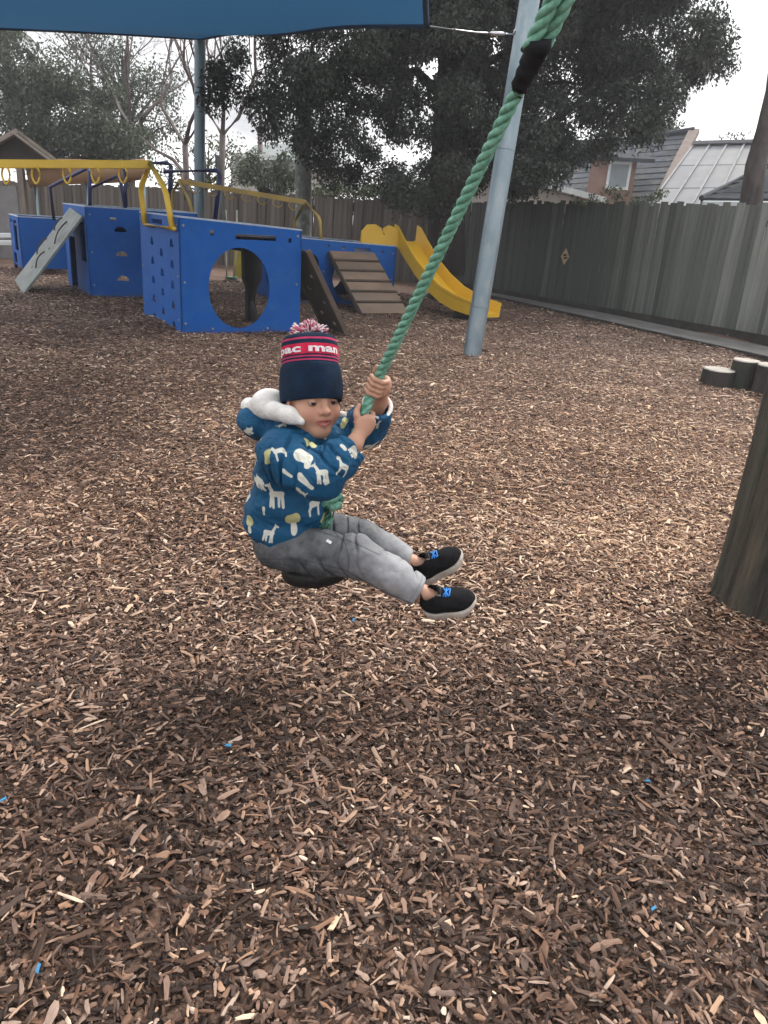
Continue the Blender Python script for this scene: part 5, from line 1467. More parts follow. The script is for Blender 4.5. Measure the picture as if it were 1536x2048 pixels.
# trunk, limbs (inside the clothes)
bd_.ell(CHEST, (.10, .072, .10), TB, .04).ell(BELLY, (.092, .075, .11), TB, .04)
bd_.cap(HIPN, HIPF, .055, .055, .03)
bd_.chain([SHN + TS * .03, ELN, WRN], [.034, .029, .0215], .02).chain([SHF - TS * .03, ELF, WRF], [.034, .029, .0215], .02)
bd_.chain([HIPN, KNN, ANN], [.050, .037, .0265], .02).chain([HIPF, KNF, ANF], [.050, .037, .0265], .02)
FOOTN = PN(892, 1203, 1.97); FOOTF = PN(868, 1132, 2.185)
bd_.cap(ANN, FOOTN, .022, .02, .02).cap(ANF, FOOTF, .022, .02, .02)
# hands closed round the rope
def rope_dir(q):
    k = np.argmin(np.linalg.norm(main - q, axis=1)); k = min(max(k, 3), len(main) - 4); return unit(main[k + 3] - main[k - 3])
def grip(S, c, ax, palm, wrist, sense, fingers, thumb_rise, fr=.0066):
    """c on the rope, ax rope direction (up), palm = direction from the rope to the palm; fingers wrap by sense*angle"""
    p0 = unit(palm - ax * (palm @ ax)); q0 = np.cross(ax, p0) * sense
    rr = .0143
    def pt(h, ang, rad): return c + ax * h + (p0 * math.cos(ang) + q0 * math.sin(ang)) * rad
    S.ell(c + p0 * (rr + .011) + q0 * .006, (.0155, .026, .030), np.stack([p0, q0, ax]), .012)
    S.cap(c + p0 * (rr + .012) - ax * .018, wrist, .0195, .0190, .018)
    for i, (h, spread) in enumerate(fingers):
        a0, a1, a2, a3 = .65, 1.55, 2.55, 3.45 + spread
        S.chain([pt(h * .9, a0, rr + .0125), pt(h, a1, rr + .0115), pt(h, a2, rr + .0085), pt(h * .97, a3, rr + .0070)], [fr * 1.08, fr * 1.05, fr, fr * .86], .0025)
    S.chain([pt(-.008, -.55, rr + .012), pt(.014, -1.15, rr + .012), pt(thumb_rise, -1.55, rr + .009), pt(thumb_rise + .016, -1.75, rr + .006)], [.0105, .0084, .0072, .0060], .006)
dF_ = rope_dir(GR1); dN_ = rope_dir(GR2)
camd = np.array([0, -1.0, 0])
grip(bd_, GR1, dF_, np.array([.80, .55, -.1]), WRF, -1, [(.0225, .0), (.0075, .15), (-.0075, .1), (-.0215, -.1)], .026)
grip(bd_, GR2 - dN_ * .004, dN_, np.array([.42, -.9, -.1]), WRN, 1, [(.0225, .1), (.0075, .2), (-.0075, .1), (-.0215, -.1)], .022)

skin_m = bpy.data.materials.new('skin'); skin_m.use_nodes = True
N = skin_m.node_tree.nodes; L = skin_m.node_tree.links; p = N['Principled BSDF']
p.inputs['Roughness'].default_value = .52; p.inputs['Subsurface Weight'].default_value = .12; p.inputs['Subsurface Radius'].default_value = (.9, .35, .2); p.inputs['Subsurface Scale'].default_value = .006
at = N.new('ShaderNodeAttribute'); at.attribute_name = 'lip'
at2 = N.new('ShaderNodeAttribute'); at2.attribute_name = 'blush'
co = N.new('ShaderNodeTexCoord'); n1 = N.new('ShaderNodeTexNoise'); n1.inputs['Scale'].default_value = 45; n1.inputs['Detail'].default_value = 4; L.new(co.outputs['Object'], n1.inputs['Vector'])
m1 = N.new('ShaderNodeMix'); m1.data_type = 'RGBA'; m1.inputs[6].default_value = (.50, .285, .195, 1); m1.inputs[7].default_value = (.43, .225, .150, 1); L.new(n1.outputs['Fac'], m1.inputs[0])
m2 = N.new('ShaderNodeMix'); m2.data_type = 'RGBA'; m2.inputs[7].default_value = (.46, .19, .13, 1); L.new(m1.outputs[2], m2.inputs[6]); L.new(at2.outputs['Fac'], m2.inputs[0])
m3 = N.new('ShaderNodeMix'); m3.data_type = 'RGBA'; m3.inputs[7].default_value = (.36, .115, .095, 1); L.new(m2.outputs[2], m3.inputs[6]); L.new(at.outputs['Fac'], m3.inputs[0])
at3 = N.new('ShaderNodeAttribute'); at3.attribute_name = 'hair'
m4 = N.new('ShaderNodeMix'); m4.data_type = 'RGBA'; m4.inputs[7].default_value = (.018, .012, .010, 1); L.new(m3.outputs[2], m4.inputs[6]); L.new(at3.outputs['Fac'], m4.inputs[0])
L.new(m4.outputs[2], p.inputs['Base Color'])
LO, HI = np.array([-.46, 1.86, .17]), np.array([.24, 2.36, 1.05])
body, V, g = sdf_obj('body', bd_, LO, HI, .0027, skin_m, kid)
loc = (V - HEAD) @ HB.T
lip = np.clip(1.2 - np.sqrt((loc[:, 0] / .0235) ** 2 + ((loc[:, 2] + .0520) / .0110) ** 2), 0, .35) / .35 * (loc[:, 1] > .062)
fattr(body.data, 'lip', 'FLOAT', lip.astype(np.float32))
bl = np.exp(-(((np.abs(loc[:, 0]) - .04) / .022) ** 2 + ((loc[:, 2] + .03) / .02) ** 2)) * (loc[:, 1] > .02) * .5 + np.exp(-((loc[:, 0] / .012) ** 2 + ((loc[:, 2] + .02) / .01) ** 2)) * (loc[:, 1] > .075) * .4
fattr(body.data, 'blush', 'FLOAT', bl.astype(np.float32))
brow = np.exp(-(((np.abs(loc[:, 0]) - .031) / .017) ** 4 + ((loc[:, 2] - .0215 + .10 * (np.abs(loc[:, 0]) - .03) ** 2 / .01) / .0042) ** 2)) * (loc[:, 1] > .04)
scalp = np.clip((loc[:, 2] - .012 + .35 * np.clip(loc[:, 1] + .018, -1, .2)) / .01, 0, 1) * (loc[:, 1] < .012) * (np.abs(loc[:, 0]) > .02) * (loc[:, 2] > -.055)
nape = (loc[:, 1] < -.028) * (loc[:, 2] > -.05)
fattr(body.data, 'hair', 'FLOAT', np.clip(np.maximum(np.maximum(brow * .9, scalp), nape * 1.0) * (loc[:, 2] > -.06) * (np.linalg.norm(loc, axis=1) < .16), 0, 1).astype(np.float32))

# ---- eyes
def plain(name, col, rough=.3, spec=.5):
    m = bpy.data.materials.new(name); m.use_nodes = True; q = m.node_tree.nodes['Principled BSDF']
    t_ = m.node_tree; nn = t_.nodes.new('ShaderNodeTexNoise'); nn.inputs['Scale'].default_value = 300
    mr_ = t_.nodes.new('ShaderNodeMix'); mr_.data_type = 'RGBA'; mr_.inputs[6].default_value = (*col, 1); mr_.inputs[7].default_value = (*[c * .85 for c in col], 1)
    t_.links.new(nn.outputs['Fac'], mr_.inputs[0]); t_.links.new(mr_.outputs[2], q.inputs['Base Color'])
    q.inputs['Roughness'].default_value = rough; q.inputs['Specular IOR Level'].default_value = spec; return m
eye_w = plain('eye_white', (.42, .39, .37), .25); iris_m = plain('iris_brown', (.022, .012, .008), .15)
lid_m = skin_m
gaze = unit(hfw * .95 - hx * .12 - hup * .05)
for s_ in (-1, 1):
    ec = Hd(.030 * s_, .0645, .0025)
    ey = MB().lathe(Vector(ec), Vector(gaze), [(.0128 * math.sin(a_), -.0128 * math.cos(a_)) for a_ in np.linspace(.05, math.pi - .05, 16)], 24).build('eye', eye_w, kid, True)
    MB().lathe(Vector(ec), Vector(gaze), [(.0131 * math.sin(a_), .0131 * math.cos(a_)) for a_ in np.linspace(.56, .02, 6)], 20).build('iris', iris_m, ey, True)
    for zz, tilt, nm_ in ((.0, .15, 'upper_lid'), (.0, -.50, 'lower_lid')):
        vs = []; fs = []; nu, nv = 14, 6
        for i in range(nu + 1):
            aa = math.pi * i / nu
            for j in range(nv + 1):
                bb = (tilt + (1.35 - tilt) * j / nv) if tilt > 0 else (tilt - (1.35 + tilt) * j / nv)
                r_ = .0142
                vs.append(Vector(ec + hx * r_ * math.cos(aa) + (hfw * math.cos(bb) + hup * math.sin(bb)) * r_ * math.sin(aa)))
        for i in range(nu):
            for j in range(nv):
                q = i * (nv + 1) + j; fs.append((q, q + 1, q + nv + 2, q + nv + 1))
        lo_ = MB().add(vs, fs).build(nm_, plain('eyelid', (.40, .215, .145), .5), ey, True)

# ---- trousers
jn = SDF()
jn.ell(PN(580, 1078, 2.135), (.112, .096, .072), TB, .03)
jn.ell(PN(566, 1092, 2.10), (.080, .082, .060), TB, .03).ell(PN(606, 1072, 2.19), (.08, .085, .06), TB, .03)
jn.chain([HIPN, PN(640, 1108, 2.03), KNN, PN(785, 1152, 1.985), PN(836, 1184, 1.985)], [.070, .066, .0575, .050, .0475], .02)
jn.chain([HIPF, PN(672, 1070, 2.21), KNF, PN(775, 1100, 2.215), PN(814, 1124, 2.205)], [.068, .062, .054, .047, .044], .02)
axN, axF = unit(ANN - KNN), unit(ANF - KNF)
def fold_rings(a_, b_, n_, amp, ph):
    a_ = V3(a_); b_ = V3(b_); ax_ = b_ - a_; L_ = np.linalg.norm(ax_); ax_ /= L_
    def f(X, d):
        t = (X - a_) @ ax_ / L_; perp = X - a_ - ((X - a_) @ ax_)[:, None] * ax_
        ang = perp[:, 0] * 34 + perp[:, 2] * 46
        w = np.clip(t * 5, 0, 1) * np.clip((1 - t) * 5, 0, 1) * (np.linalg.norm(perp, axis=1) < .10)
        sw_ = np.sin((t * n_ * 6.28 + ang + ph + 2.2 * n3(X, 16, 3)) * .5)
        w = w * np.clip(.45 + 1.7 * n3(X, 13, 22), 0, 1)
        return amp * w * (1.9 * np.exp(-(sw_ / .30) ** 2) - .45)
    return f
def add_folds(S, a_, b_, n_, amp, ph):
    a_ = V3(a_); b_ = V3(b_); S.warp(fold_rings(a_, b_, n_, amp, ph), (a_ + b_) / 2, np.linalg.norm(b_ - a_) / 2 + .06)
add_folds(jn, PN(590, 1100, 2.06), PN(745, 1135, 1.99), 4.2, .0044, .5)
add_folds(jn, PN(742, 1130, 1.99), ANN, 3.6, .0046, 1.5)
add_folds(jn, PN(650, 1066, 2.2), KNF, 2.6, .0044, 2.0)
jn.warp(lambda X, d: .0028 * n3(X * np.array([1, 1, 1.4]), 26, 8) + .0014 * n3(X, 60, 9))
endN, endF = PN(835, 1184, 1.985), PN(815, 1124, 2.205)
def cuff_cut(c, n, R_):
    c = V3(c); n = unit(n)
    return lambda X: np.where(np.linalg.norm(X - c, axis=1) < R_, (X - c) @ n, -1.0)
jn.fn(cuff_cut(endN, axN, .085), .004, 'i', endN, .09).fn(cuff_cut(endF, axF, .075), .004, 'i', endF, .08)
jn.cap(endN - axN * .012, endN + axN * .05, .040, .041, .006, 's').cap(endF - axF * .012, endF + axF * .05, .037, .038, .006, 's')
jean_m = bpy.data.materials.new('grey_denim'); jean_m.use_nodes = True
N = jean_m.node_tree.nodes; L = jean_m.node_tree.links; p = N['Principled BSDF']; p.inputs['Roughness'].default_value = .85; p.inputs['Specular IOR Level'].default_value = .2
def A_(nm):
    q = N.new('ShaderNodeAttribute'); q.attribute_name = nm; return q.outputs['Fac']
co = N.new('ShaderNodeTexCoord'); n1 = N.new('ShaderNodeTexNoise'); n1.inputs['Scale'].default_value = 22; n1.inputs['Detail'].default_value = 7; n1.inputs['Roughness'].default_value = .7; L.new(co.outputs['Object'], n1.inputs['Vector'])
ad = N.new('ShaderNodeMath'); ad.operation = 'MULTIPLY_ADD'; ad.inputs[1].default_value = .7; L.new(n1.outputs['Fac'], ad.inputs[0]); L.new(A_('fade_tone'), ad.inputs[2])
r_ = N.new('ShaderNodeValToRGB'); r_.color_ramp.elements[0].position = .18; r_.color_ramp.elements[0].color = (.022, .026, .032, 1); r_.color_ramp.elements[1].position = 1.15 if False else 1.0; r_.color_ramp.elements[1].color = (.33, .335, .35, 1)
L.new(ad.outputs[0], r_.inputs[0])
n5 = N.new('ShaderNodeTexNoise'); n5.inputs['Scale'].default_value = 13; n5.inputs['Detail'].default_value = 8; n5.inputs['Roughness'].default_value = .7; L.new(co.outputs['Object'], n5.inputs['Vector'])
r5 = N.new('ShaderNodeMapRange'); r5.inputs[1].default_value = .56; r5.inputs[2].default_value = .70; r5.inputs[4].default_value = .55; L.new(n5.outputs['Fac'], r5.inputs[0])
m5 = N.new('ShaderNodeMix'); m5.data_type = 'RGBA'; m5.inputs[7].default_value = (.125, .105, .09, 1); L.new(r_.outputs[0], m5.inputs[6]); L.new(r5.outputs[0], m5.inputs[0])
m1 = N.new('ShaderNodeMix'); m1.data_type = 'RGBA'; m1.inputs[7].default_value = (.030, .034, .042, 1); L.new(m5.outputs[2], m1.inputs[6]); L.new(A_('seam'), m1.inputs[0])
L.new(m1.outputs[2], p.inputs['Base Color'])
n2 = N.new('ShaderNodeTexNoise'); n2.inputs['Scale'].default_value = 550; L.new(co.outputs['Object'], n2.inputs['Vector']); bp = N.new('ShaderNodeBump'); bp.inputs['Strength'].default_value = .35; bp.inputs['Distance'].default_value = .001; L.new(n2.outputs['Fac'], bp.inputs['Height'])
n4 = N.new('ShaderNodeTexNoise'); n4.inputs['Scale'].default_value = 20; n4.inputs['Detail'].default_value = 1; n4.inputs['Distortion'].default_value = 2.2; L.new(co.outputs['Object'], n4.inputs['Vector'])
bp2 = N.new('ShaderNodeBump'); bp2.inputs['Strength'].default_value = .35; bp2.inputs['Distance'].default_value = .005; L.new(n4.outputs['Fac'], bp2.inputs['Height']); L.new(bp.outputs[0], bp2.inputs['Normal']); L.new(bp2.outputs[0], p.inputs['Normal'])
tr_, V, g = sdf_obj('trousers', jn, (-.44, 1.88, .17), (.16, 2.34, .55), .0029, jean_m, kid)
pp = project(V)
tn = np.clip((V - HIPN) @ unit(ANN - HIPN) / np.linalg.norm(ANN - HIPN), -.2, 1.2)
fade_tone = -.04 + .50 * np.clip((tn - .42) / .35, 0, 1) + .14 * np.clip(g[:, 2], 0, 1)  # faded down the shin; upward-facing cloth also coloured lighter
fade_tone -= .10 * np.exp(-((tn - 1.0) / .05) ** 2)
near_leg = (V[:, 1] < 2.1)
seamd = []
def polyd(pl, Q):
    d = np.full(len(Q), 1e3)
    for a_, b_ in zip(pl[:-1], pl[1:]):
        a_ = np.array(a_, float); b_ = np.array(b_, float); t = np.clip(((Q - a_) @ (b_ - a_)) / ((b_ - a_) @ (b_ - a_)), 0, 1)
        d = np.minimum(d, np.linalg.norm(Q - a_ - t[:, None] * (b_ - a_), axis=1))
    return d
Q = pp[:, :2]; vis = (g @ np.array([0, -1, .3])) > -.1
front = np.where(near_leg & vis, 1.0, 0.0)
sd_ = np.minimum(polyd([(520, 1118), (600, 1118), (690, 1140), (760, 1180), (835, 1212)], Q), polyd([(668, 1064), (690, 1085), (698, 1115), (696, 1142)], Q))
sd_ = np.minimum(sd_, polyd([(636, 1062), (700, 1082), (760, 1110)], Q))
far_s = np.where(~near_leg & vis, polyd([(655, 1062), (720, 1082), (812, 1142)], Q), 99)
seam = np.clip(1.4 - np.minimum(np.where(front > 0, sd_, 99), far_s) / 1.5, 0, 1) * .6
seam = np.maximum(seam, .5 * np.clip(1 - np.abs((V - (endN - axN * .014)) @ axN) / .0022, 0, 1) * (np.linalg.norm(V - endN, axis=1) < .08))
fattr(tr_.data, 'fade_tone', 'FLOAT', fade_tone.astype(np.float32)); fattr(tr_.data, 'seam', 'FLOAT', seam.astype(np.float32))
# small white tag and rivet
def surf(px, py, Vs, gs):
    q = project(Vs); d = np.hypot(q[:, 0] - px, q[:, 1] - py); c = np.where(d < 5)[0]
    if len(c) == 0: c = np.argsort(d)[:3]
    i = c[np.argmin(q[c, 2])]; return Vs[i], gs[i]
tq, tg = surf(656, 1079, V, g)
ex = unit(np.cross([0, 0, 1.0], tg)); ez = np.cross(tg, ex)
MB().box(Vector(tq + tg * .001), Vector(unit(ex - .45 * ez) * .0085), Vector(unit(ez + .45 * ex) * .0045), Vector(tg * .001), .0006).build('tag', plain('white_tag', (.75, .75, .78), .6), kid)

# ---- jacket
jk = SDF()
jk.ell(CHEST, (.128, .100, .125), TB, .05).ell(BELLY, (.122, .113, .125), TB, .05).ell(HEM + TU * .005, (.126, .120, .078), TB, .04)
jk.cap(SHN + TS * .025 + TU * .004, SHF - TS * .02 + TU * .004, .060, .058, .04)
jk.chain([SHN, (SHN + ELN) / 2, ELN], [.062, .060, .057], .03)
jk.chain([ELN, (ELN + WRN) / 2, WRN - unit(WRN - ELN) * .006], [.057, .052, .042], .02)
jk.chain([SHF, ELF, WRF - unit(WRF - ELF) * .02], [.060, .055, .045], .03)
jk.cap(NECK - TU * .015 - TF * .02, NECK + TU * .012 + TF * .004, .060, .055, .025)
HC = PN(522, 842, 2.185)
jk.ell(HC, (.062, .082, .050), np.stack([unit(TF * 1.0 - TU * .2), TS, unit(TU + TF * .2)]), .02)
jk.cap(HC, NECK - TF * .03, .045, .05, .03)
jk.cap(NECK + TU * .02 + TF * .01, Hd(0, -.01, -.05), .046, .046, .008, 's')          # neck opening
jk.plane(HEM - TU * .048, -TU, .008)
jk.ell(HEM - TU * .060, (.110, .105, .035), TB, .012, 's')
we_n, we_f = unit(WRN - ELN), unit(WRF - ELF)
jk.fn(cuff_cut(WRN - we_n * .010, we_n, .062), .005, 'i', WRN, .08).fn(cuff_cut(WRF - we_f * .022, we_f, .06), .005, 'i', WRF, .09)
jk.cap(WRN - we_n * .025, WRN + we_n * .05, .031, .033, .006, 's').cap(WRF - we_f * .045, WRF + we_f * .05, .034, .036, .006, 's')
add_folds(jk, SHN + TU * .02, ELN, 3.0, .0058, .3); add_folds(jk, ELN, WRN, 3.2, .0052, 1.0); add_folds(jk, SHF, ELF, 2.6, .005, 2.0)
def body_folds(X, d):
    h = (X - HEM) @ TU; a_ = np.arctan2((X - BELLY) @ TF, (X - BELLY) @ TS)
    w = np.exp(-((h - .10) / .10) ** 2)
    return .0060 * w * np.sin(h * 62 + 1.3 * np.sin(2 * a_ + .6) + 2.4 * n3(X, 11, 5)) + .0070 * n3(X, 15, 6) + .0036 * n3(X, 34, 7) + .0012 * n3(X, 75, 17)
jk.warp(body_folds)
armN = unit(ELN - SHN)
def seam_cut(c, n, w, dep, R_):
    c = V3(c); n = unit(n)
    return lambda X, d: np.where(np.linalg.norm(X - c, axis=1) < R_, dep * np.exp(-(((X - c) @ n) / w) ** 2), 0)
jk.warp(seam_cut(SHN + armN * .012, armN + TS * -.25, .0035, .0040, .085), SHN, .09)
jk.warp(lambda X, d: .0035 * np.exp(-(((X - HEM) @ TU + .024) / .0030) ** 2) * (np.linalg.norm(X - HEM, axis=1) < .2))
jk.warp(seam_cut(WRN - we_n * .032, we_n, .0028, .0030, .07), WRN, .08)
def crease(a_, b_, w, dep):
    a_ = V3(a_); b_ = V3(b_)
    def f(X, d):
        ba = b_ - a_; t = np.clip((X - a_) @ ba / (ba @ ba), 0, 1); q = np.linalg.norm(X - a_ - t[:, None] * ba, axis=1)
        return dep * np.exp(-(q / w) ** 2)
    return f
for (pa_, pb2, w_, dp_) in (((585, 935), (640, 985), .013, .009), ((640, 925), (660, 975), .012, .006), ((545, 915), (590, 965), .014, .008), ((500, 1000), (560, 1030), .012, .004), ((520, 1055), (640, 1045), .010, .004), ((600, 862), (640, 905), .012, .006)):
    q0, q1 = PN(*pa_, 1.965), PN(*pb2, 1.95)
    jk.warp(crease(q0, q1, w_ * 1.6, dp_ * .8), (q0 + q1) / 2, np.linalg.norm(q1 - q0) / 2 + .03)
JV, JF, Jg = polygonise(jk, (-.47, 1.84, .36), (.04, 2.36, .92), .0028)
jack_m = bpy.data.materials.new('printed_jacket'); jack_m.use_nodes = True
N = jack_m.node_tree.nodes; L = jack_m.node_tree.links; p = N['Principled BSDF']; p.inputs['Roughness'].default_value = .68; p.inputs['Specular IOR Level'].default_value = .22
co = N.new('ShaderNodeTexCoord'); n1 = N.new('ShaderNodeTexNoise'); n1.inputs['Scale'].default_value = 14; n1.inputs['Detail'].default_value = 5; L.new(co.outputs['Object'], n1.inputs['Vector'])
m1 = N.new('ShaderNodeMix'); m1.data_type = 'RGBA'; m1.inputs[6].default_value = (.004, .050, .118, 1); m1.inputs[7].default_value = (.007, .084, .182, 1); L.new(n1.outputs['Fac'], m1.inputs[0])
prev = m1.outputs[2]
for nm, c in (('print_cream', (.55, .56, .50)), ('print_yellow', (.44, .44, .22))):
    mr = N.new('ShaderNodeMapRange'); mr.inputs[1].default_value = .0007; mr.inputs[2].default_value = -.0007; L.new(A_(nm), mr.inputs[0])
    mm = N.new('ShaderNodeMix'); mm.data_type = 'RGBA'; mm.inputs[7].default_value = (*c, 1); L.new(prev, mm.inputs[6]); L.new(mr.outputs[0], mm.inputs[0]); prev = mm.outputs[2]
L.new(prev, p.inputs['Base Color'])
n2 = N.new('ShaderNodeTexNoise'); n2.inputs['Scale'].default_value = 420; L.new(co.outputs['Object'], n2.inputs['Vector']); bp = N.new('ShaderNodeBump'); bp.inputs['Strength'].default_value = .2; bp.inputs['Distance'].default_value = .001; L.new(n2.outputs['Fac'], bp.inputs['Height'])
n4 = N.new('ShaderNodeTexNoise'); n4.inputs['Scale'].default_value = 22; n4.inputs['Detail'].default_value = 1; n4.inputs['Distortion'].default_value = 2.0; L.new(co.outputs['Object'], n4.inputs['Vector'])
bp2 = N.new('ShaderNodeBump'); bp2.inputs['Strength'].default_value = .75; bp2.inputs['Distance'].default_value = .008; L.new(n4.outputs['Fac'], bp2.inputs['Height']); L.new(bp.outputs[0], bp2.inputs['Normal']); L.new(bp2.outputs[0], p.inputs['Normal'])
jacket = link_mesh('jacket', np_mesh('jacket', JV, JF), jack_m, kid, True)
# printed animals: 2-D outlines measured on the cloth
def c2(Q, a, b, r0, r1=None):
    a = np.array(a, float); b = np.array(b, float); r1 = r0 if r1 is None else r1; ba = b - a; t = np.clip((Q - a) @ ba / (ba @ ba + 1e-9), 0, 1)
    return np.linalg.norm(Q - a - t[:, None] * ba, axis=1) - (r0 + (r1 - r0) * t)
def mn(*a):
    r = a[0]
    for b in a[1:]: r = np.minimum(r, b)
    return r
def shape2d(kind, Q):
    big = np.full(len(Q), 9.0)
    if kind == 'giraffe': return mn(c2(Q, (-.18, 0), (.12, .04), .13, .12), c2(Q, (.12, .08), (.22, .42), .075, .055), c2(Q, (.22, .44), (.34, .40), .065, .045), c2(Q, (-.22, -.05), (-.26, -.45), .06, .05), c2(Q, (-.1, -.05), (-.1, -.42), .05, .045), c2(Q, (.12, -.05), (.10, -.45), .055, .045), c2(Q, (.17, -.05), (.22, -.42), .05, .04), c2(Q, (.2, .47), (.18, .54), .02)), big
    if kind == 'rhino': return mn(c2(Q, (-.22, .05), (.15, .08), .20, .19), c2(Q, (.22, .08), (.40, -.02), .14, .09), c2(Q, (.44, .02), (.48, .16), .04, .02), c2(Q, (-.28, -.05), (-.30, -.34), .08, .07), c2(Q, (-.12, -.1), (-.12, -.34), .065), c2(Q, (.10, -.1), (.10, -.34), .065), c2(Q, (.22, -.05), (.24, -.32), .065), c2(Q, (.18, .25), (.2, .33), .035)), big
    if kind == 'goat': return mn(c2(Q, (-.2, .12), (.15, .08), .14, .15), c2(Q, (-.24, .15), (-.34, .42), .09, .07), c2(Q, (-.34, .42), (-.46, .36), .07, .05), c2(Q, (-.22, .05), (-.26, -.4), .065, .05), c2(Q, (.18, .05), (.28, -.2), .075, .06), c2(Q, (.28, -.2), (.24, -.42), .055, .045)), big
    if kind == 'lion': return mn(c2(Q, (-.15, 0), (.12, .02), .17, .16), c2(Q, (.22, .15), (.22, .16), .19), c2(Q, (-.22, -.05), (-.24, -.36), .06), c2(Q, (.14, -.05), (.14, -.36), .06), c2(Q, (-.3, .05), (-.42, .25), .035)), big
    if kind == 'tree': return mn(c2(Q, (0, -.12), (0, -.42), .12, .16)), c2(Q, (-.08, .14), (.08, .14), .30)
    if kind == 'cloudtree': return mn(c2(Q, (-.16, .10), (.12, .02), .27, .22), c2(Q, (.18, -.1), (.22, -.3), .14, .12)), big
    if kind == 'oval': return c2(Q, (0, -.2), (0, .2), .24), big
    if kind == 'yellow': return big, c2(Q, (-.02, -.26), (.04, .26), .16, .22)
    return mn(c2(Q, (0, .3), (0, -.3), .14, .08)), big
prints = [('giraffe', 552, 994, 52, -1, 0), ('rhino', 512, 965, 40, -1, 0), ('tree', 589, 1046, 40, 1, 0), ('giraffe', 536, 1070, 40, 1, -15), ('tree', 494, 1048, 36, 1, 0), ('goat', 634, 1012, 46, -1, 0), ('post', 524, 1027, 24, 1, 0),
          ('cloudtree', 610, 912, 48, 1, -15), ('giraffe', 647, 945, 40, -1, 10), ('goat', 556, 900, 34, 1, 20), ('yellow', 528, 920, 30, 1, 10), ('lion', 563, 845, 30, 1, 20), ('yellow', 621, 880, 40, 1, 40), ('oval', 690, 890, 18, 1, 55), ('rhino', 712, 903, 26, 1, -50), ('goat', 692, 940, 34, 1, -30),
          ('post', 608, 968, 50, 1, 50), ('post', 572, 951, 30, 1, 60), ('yellow', 690, 842, 30, 1, -15), ('giraffe', 749, 854, 26, 1, -10), ('yellow', 652, 868, 26, 1, 30), ('oval', 507, 915, 22, 1, 30), ('rhino', 486, 990, 30, 1, 90), ('giraffe', 520, 872, 26, 1, 30), ('rhino', 495, 868, 26, 1, 40), ('lion', 600, 990, 30, -1, 0), ('oval', 655, 965, 16, 1, 20)]
DC = np.full(len(JV), .05); DY = np.full(len(JV), .05); hit = []
camr = RNP @ np.array([1.0, 0, 0]); camu = RNP @ np.array([0, 1.0, 0])
def stamp(c, nrm, kind, size, mir, rot):
    e1 = camr - nrm * (camr @ nrm)
    if np.linalg.norm(e1) < .2: e1 = np.cross([0, 0, 1.0], nrm)
    e1 = unit(e1); e2 = np.cross(nrm, e1)
    if e2 @ camu < 0 and abs(nrm @ np.array([0, -1, 0])) > .2: e2 = -e2; e1 = e1
    a_ = math.radians(rot); x1, x2 = e1 * math.cos(a_) + e2 * math.sin(a_), e2 * math.cos(a_) - e1 * math.sin(a_)
    sel = np.where((np.linalg.norm(JV - c, axis=1) < size * 1.1) & (Jg @ nrm > .1))[0]
    Q = np.stack([(JV[sel] - c) @ x1 * mir, (JV[sel] - c) @ x2], 1) / size
    a1, a2 = shape2d(kind, Q)
    DC[sel] = np.minimum(DC[sel], a1 * size); DY[sel] = np.minimum(DY[sel], a2 * size)
for (kd, a_, b_, s_, mir, rot_) in prints:
    c, nn = surf(a_, b_, JV, Jg); hit.append(c); stamp(c, nn, kd, s_ / 690.0, mir, rot_)
Rn = np.random.RandomState(3); kinds = ['giraffe', 'rhino', 'tree', 'goat', 'lion', 'yellow', 'cloudtree']
for i in Rn.permutation(len(JV))[:1500]:
    if min(np.linalg.norm(JV[i] - h_) for h_ in hit) > .074:
        hit.append(JV[i]); stamp(JV[i], Jg[i], kinds[len(hit) % 7], .055, 1 - 2 * (len(hit) % 2), Rn.uniform(-30, 30))
fattr(jacket.data, 'print_cream', 'FLOAT', DC.astype(np.float32)); fattr(jacket.data, 'print_yellow', 'FLOAT', DY.astype(np.float32))
# fleece lining of the hood
fl = SDF()
fl.ell(PN(538, 806, 2.165), (.042, .060, .040), np.stack([TF, TS, TU]), .02)
fl.cap(PN(498, 812, 2.19), PN(560, 826, 2.10), .024, .026, .02)
fl.chain([PN(548, 822, 2.07), PN(578, 830, 2.035), PN(601, 842, 2.03)], [.027, .021, .012], .018)
fl.chain([PN(555, 815, 2.24), PN(640, 835, 2.25), PN(685, 832, 2.19)], [.026, .022, .013], .018)
fl.warp(lambda X, d: .0018 * n3(X, 22, 11) + .0008 * n3(X, 90, 12) + .0006 * n3(X, 190, 13))
fleece_m = mat('white_fleece', (.74, .73, .70), (.60, .59, .57), .95, 40, 4, .6, 200, bdist=.003, spec=.1)
sdf_obj('hood_lining', fl, (-.47, 1.98, .72), (-.08, 2.34, .98), .0032, fleece_m, jacket)
# cuff trims
def ring_trim(c, ax_, r, th, nm, m):
    _, s_, u_ = frame_from(Vector(ax_))
    MB().tube([Vector(c) + (s_ * math.cos(t) + u_ * math.sin(t)) * r * (1 + .05 * math.sin(3 * t)) for t in np.linspace(0, 2 * math.pi, 28)[:-1]], th, 8, closed=True).build(nm, m, jacket, True)
ring_trim(WRF - we_f * .026, we_f, .0395, .0065, 'cuff_trim', fleece_m)

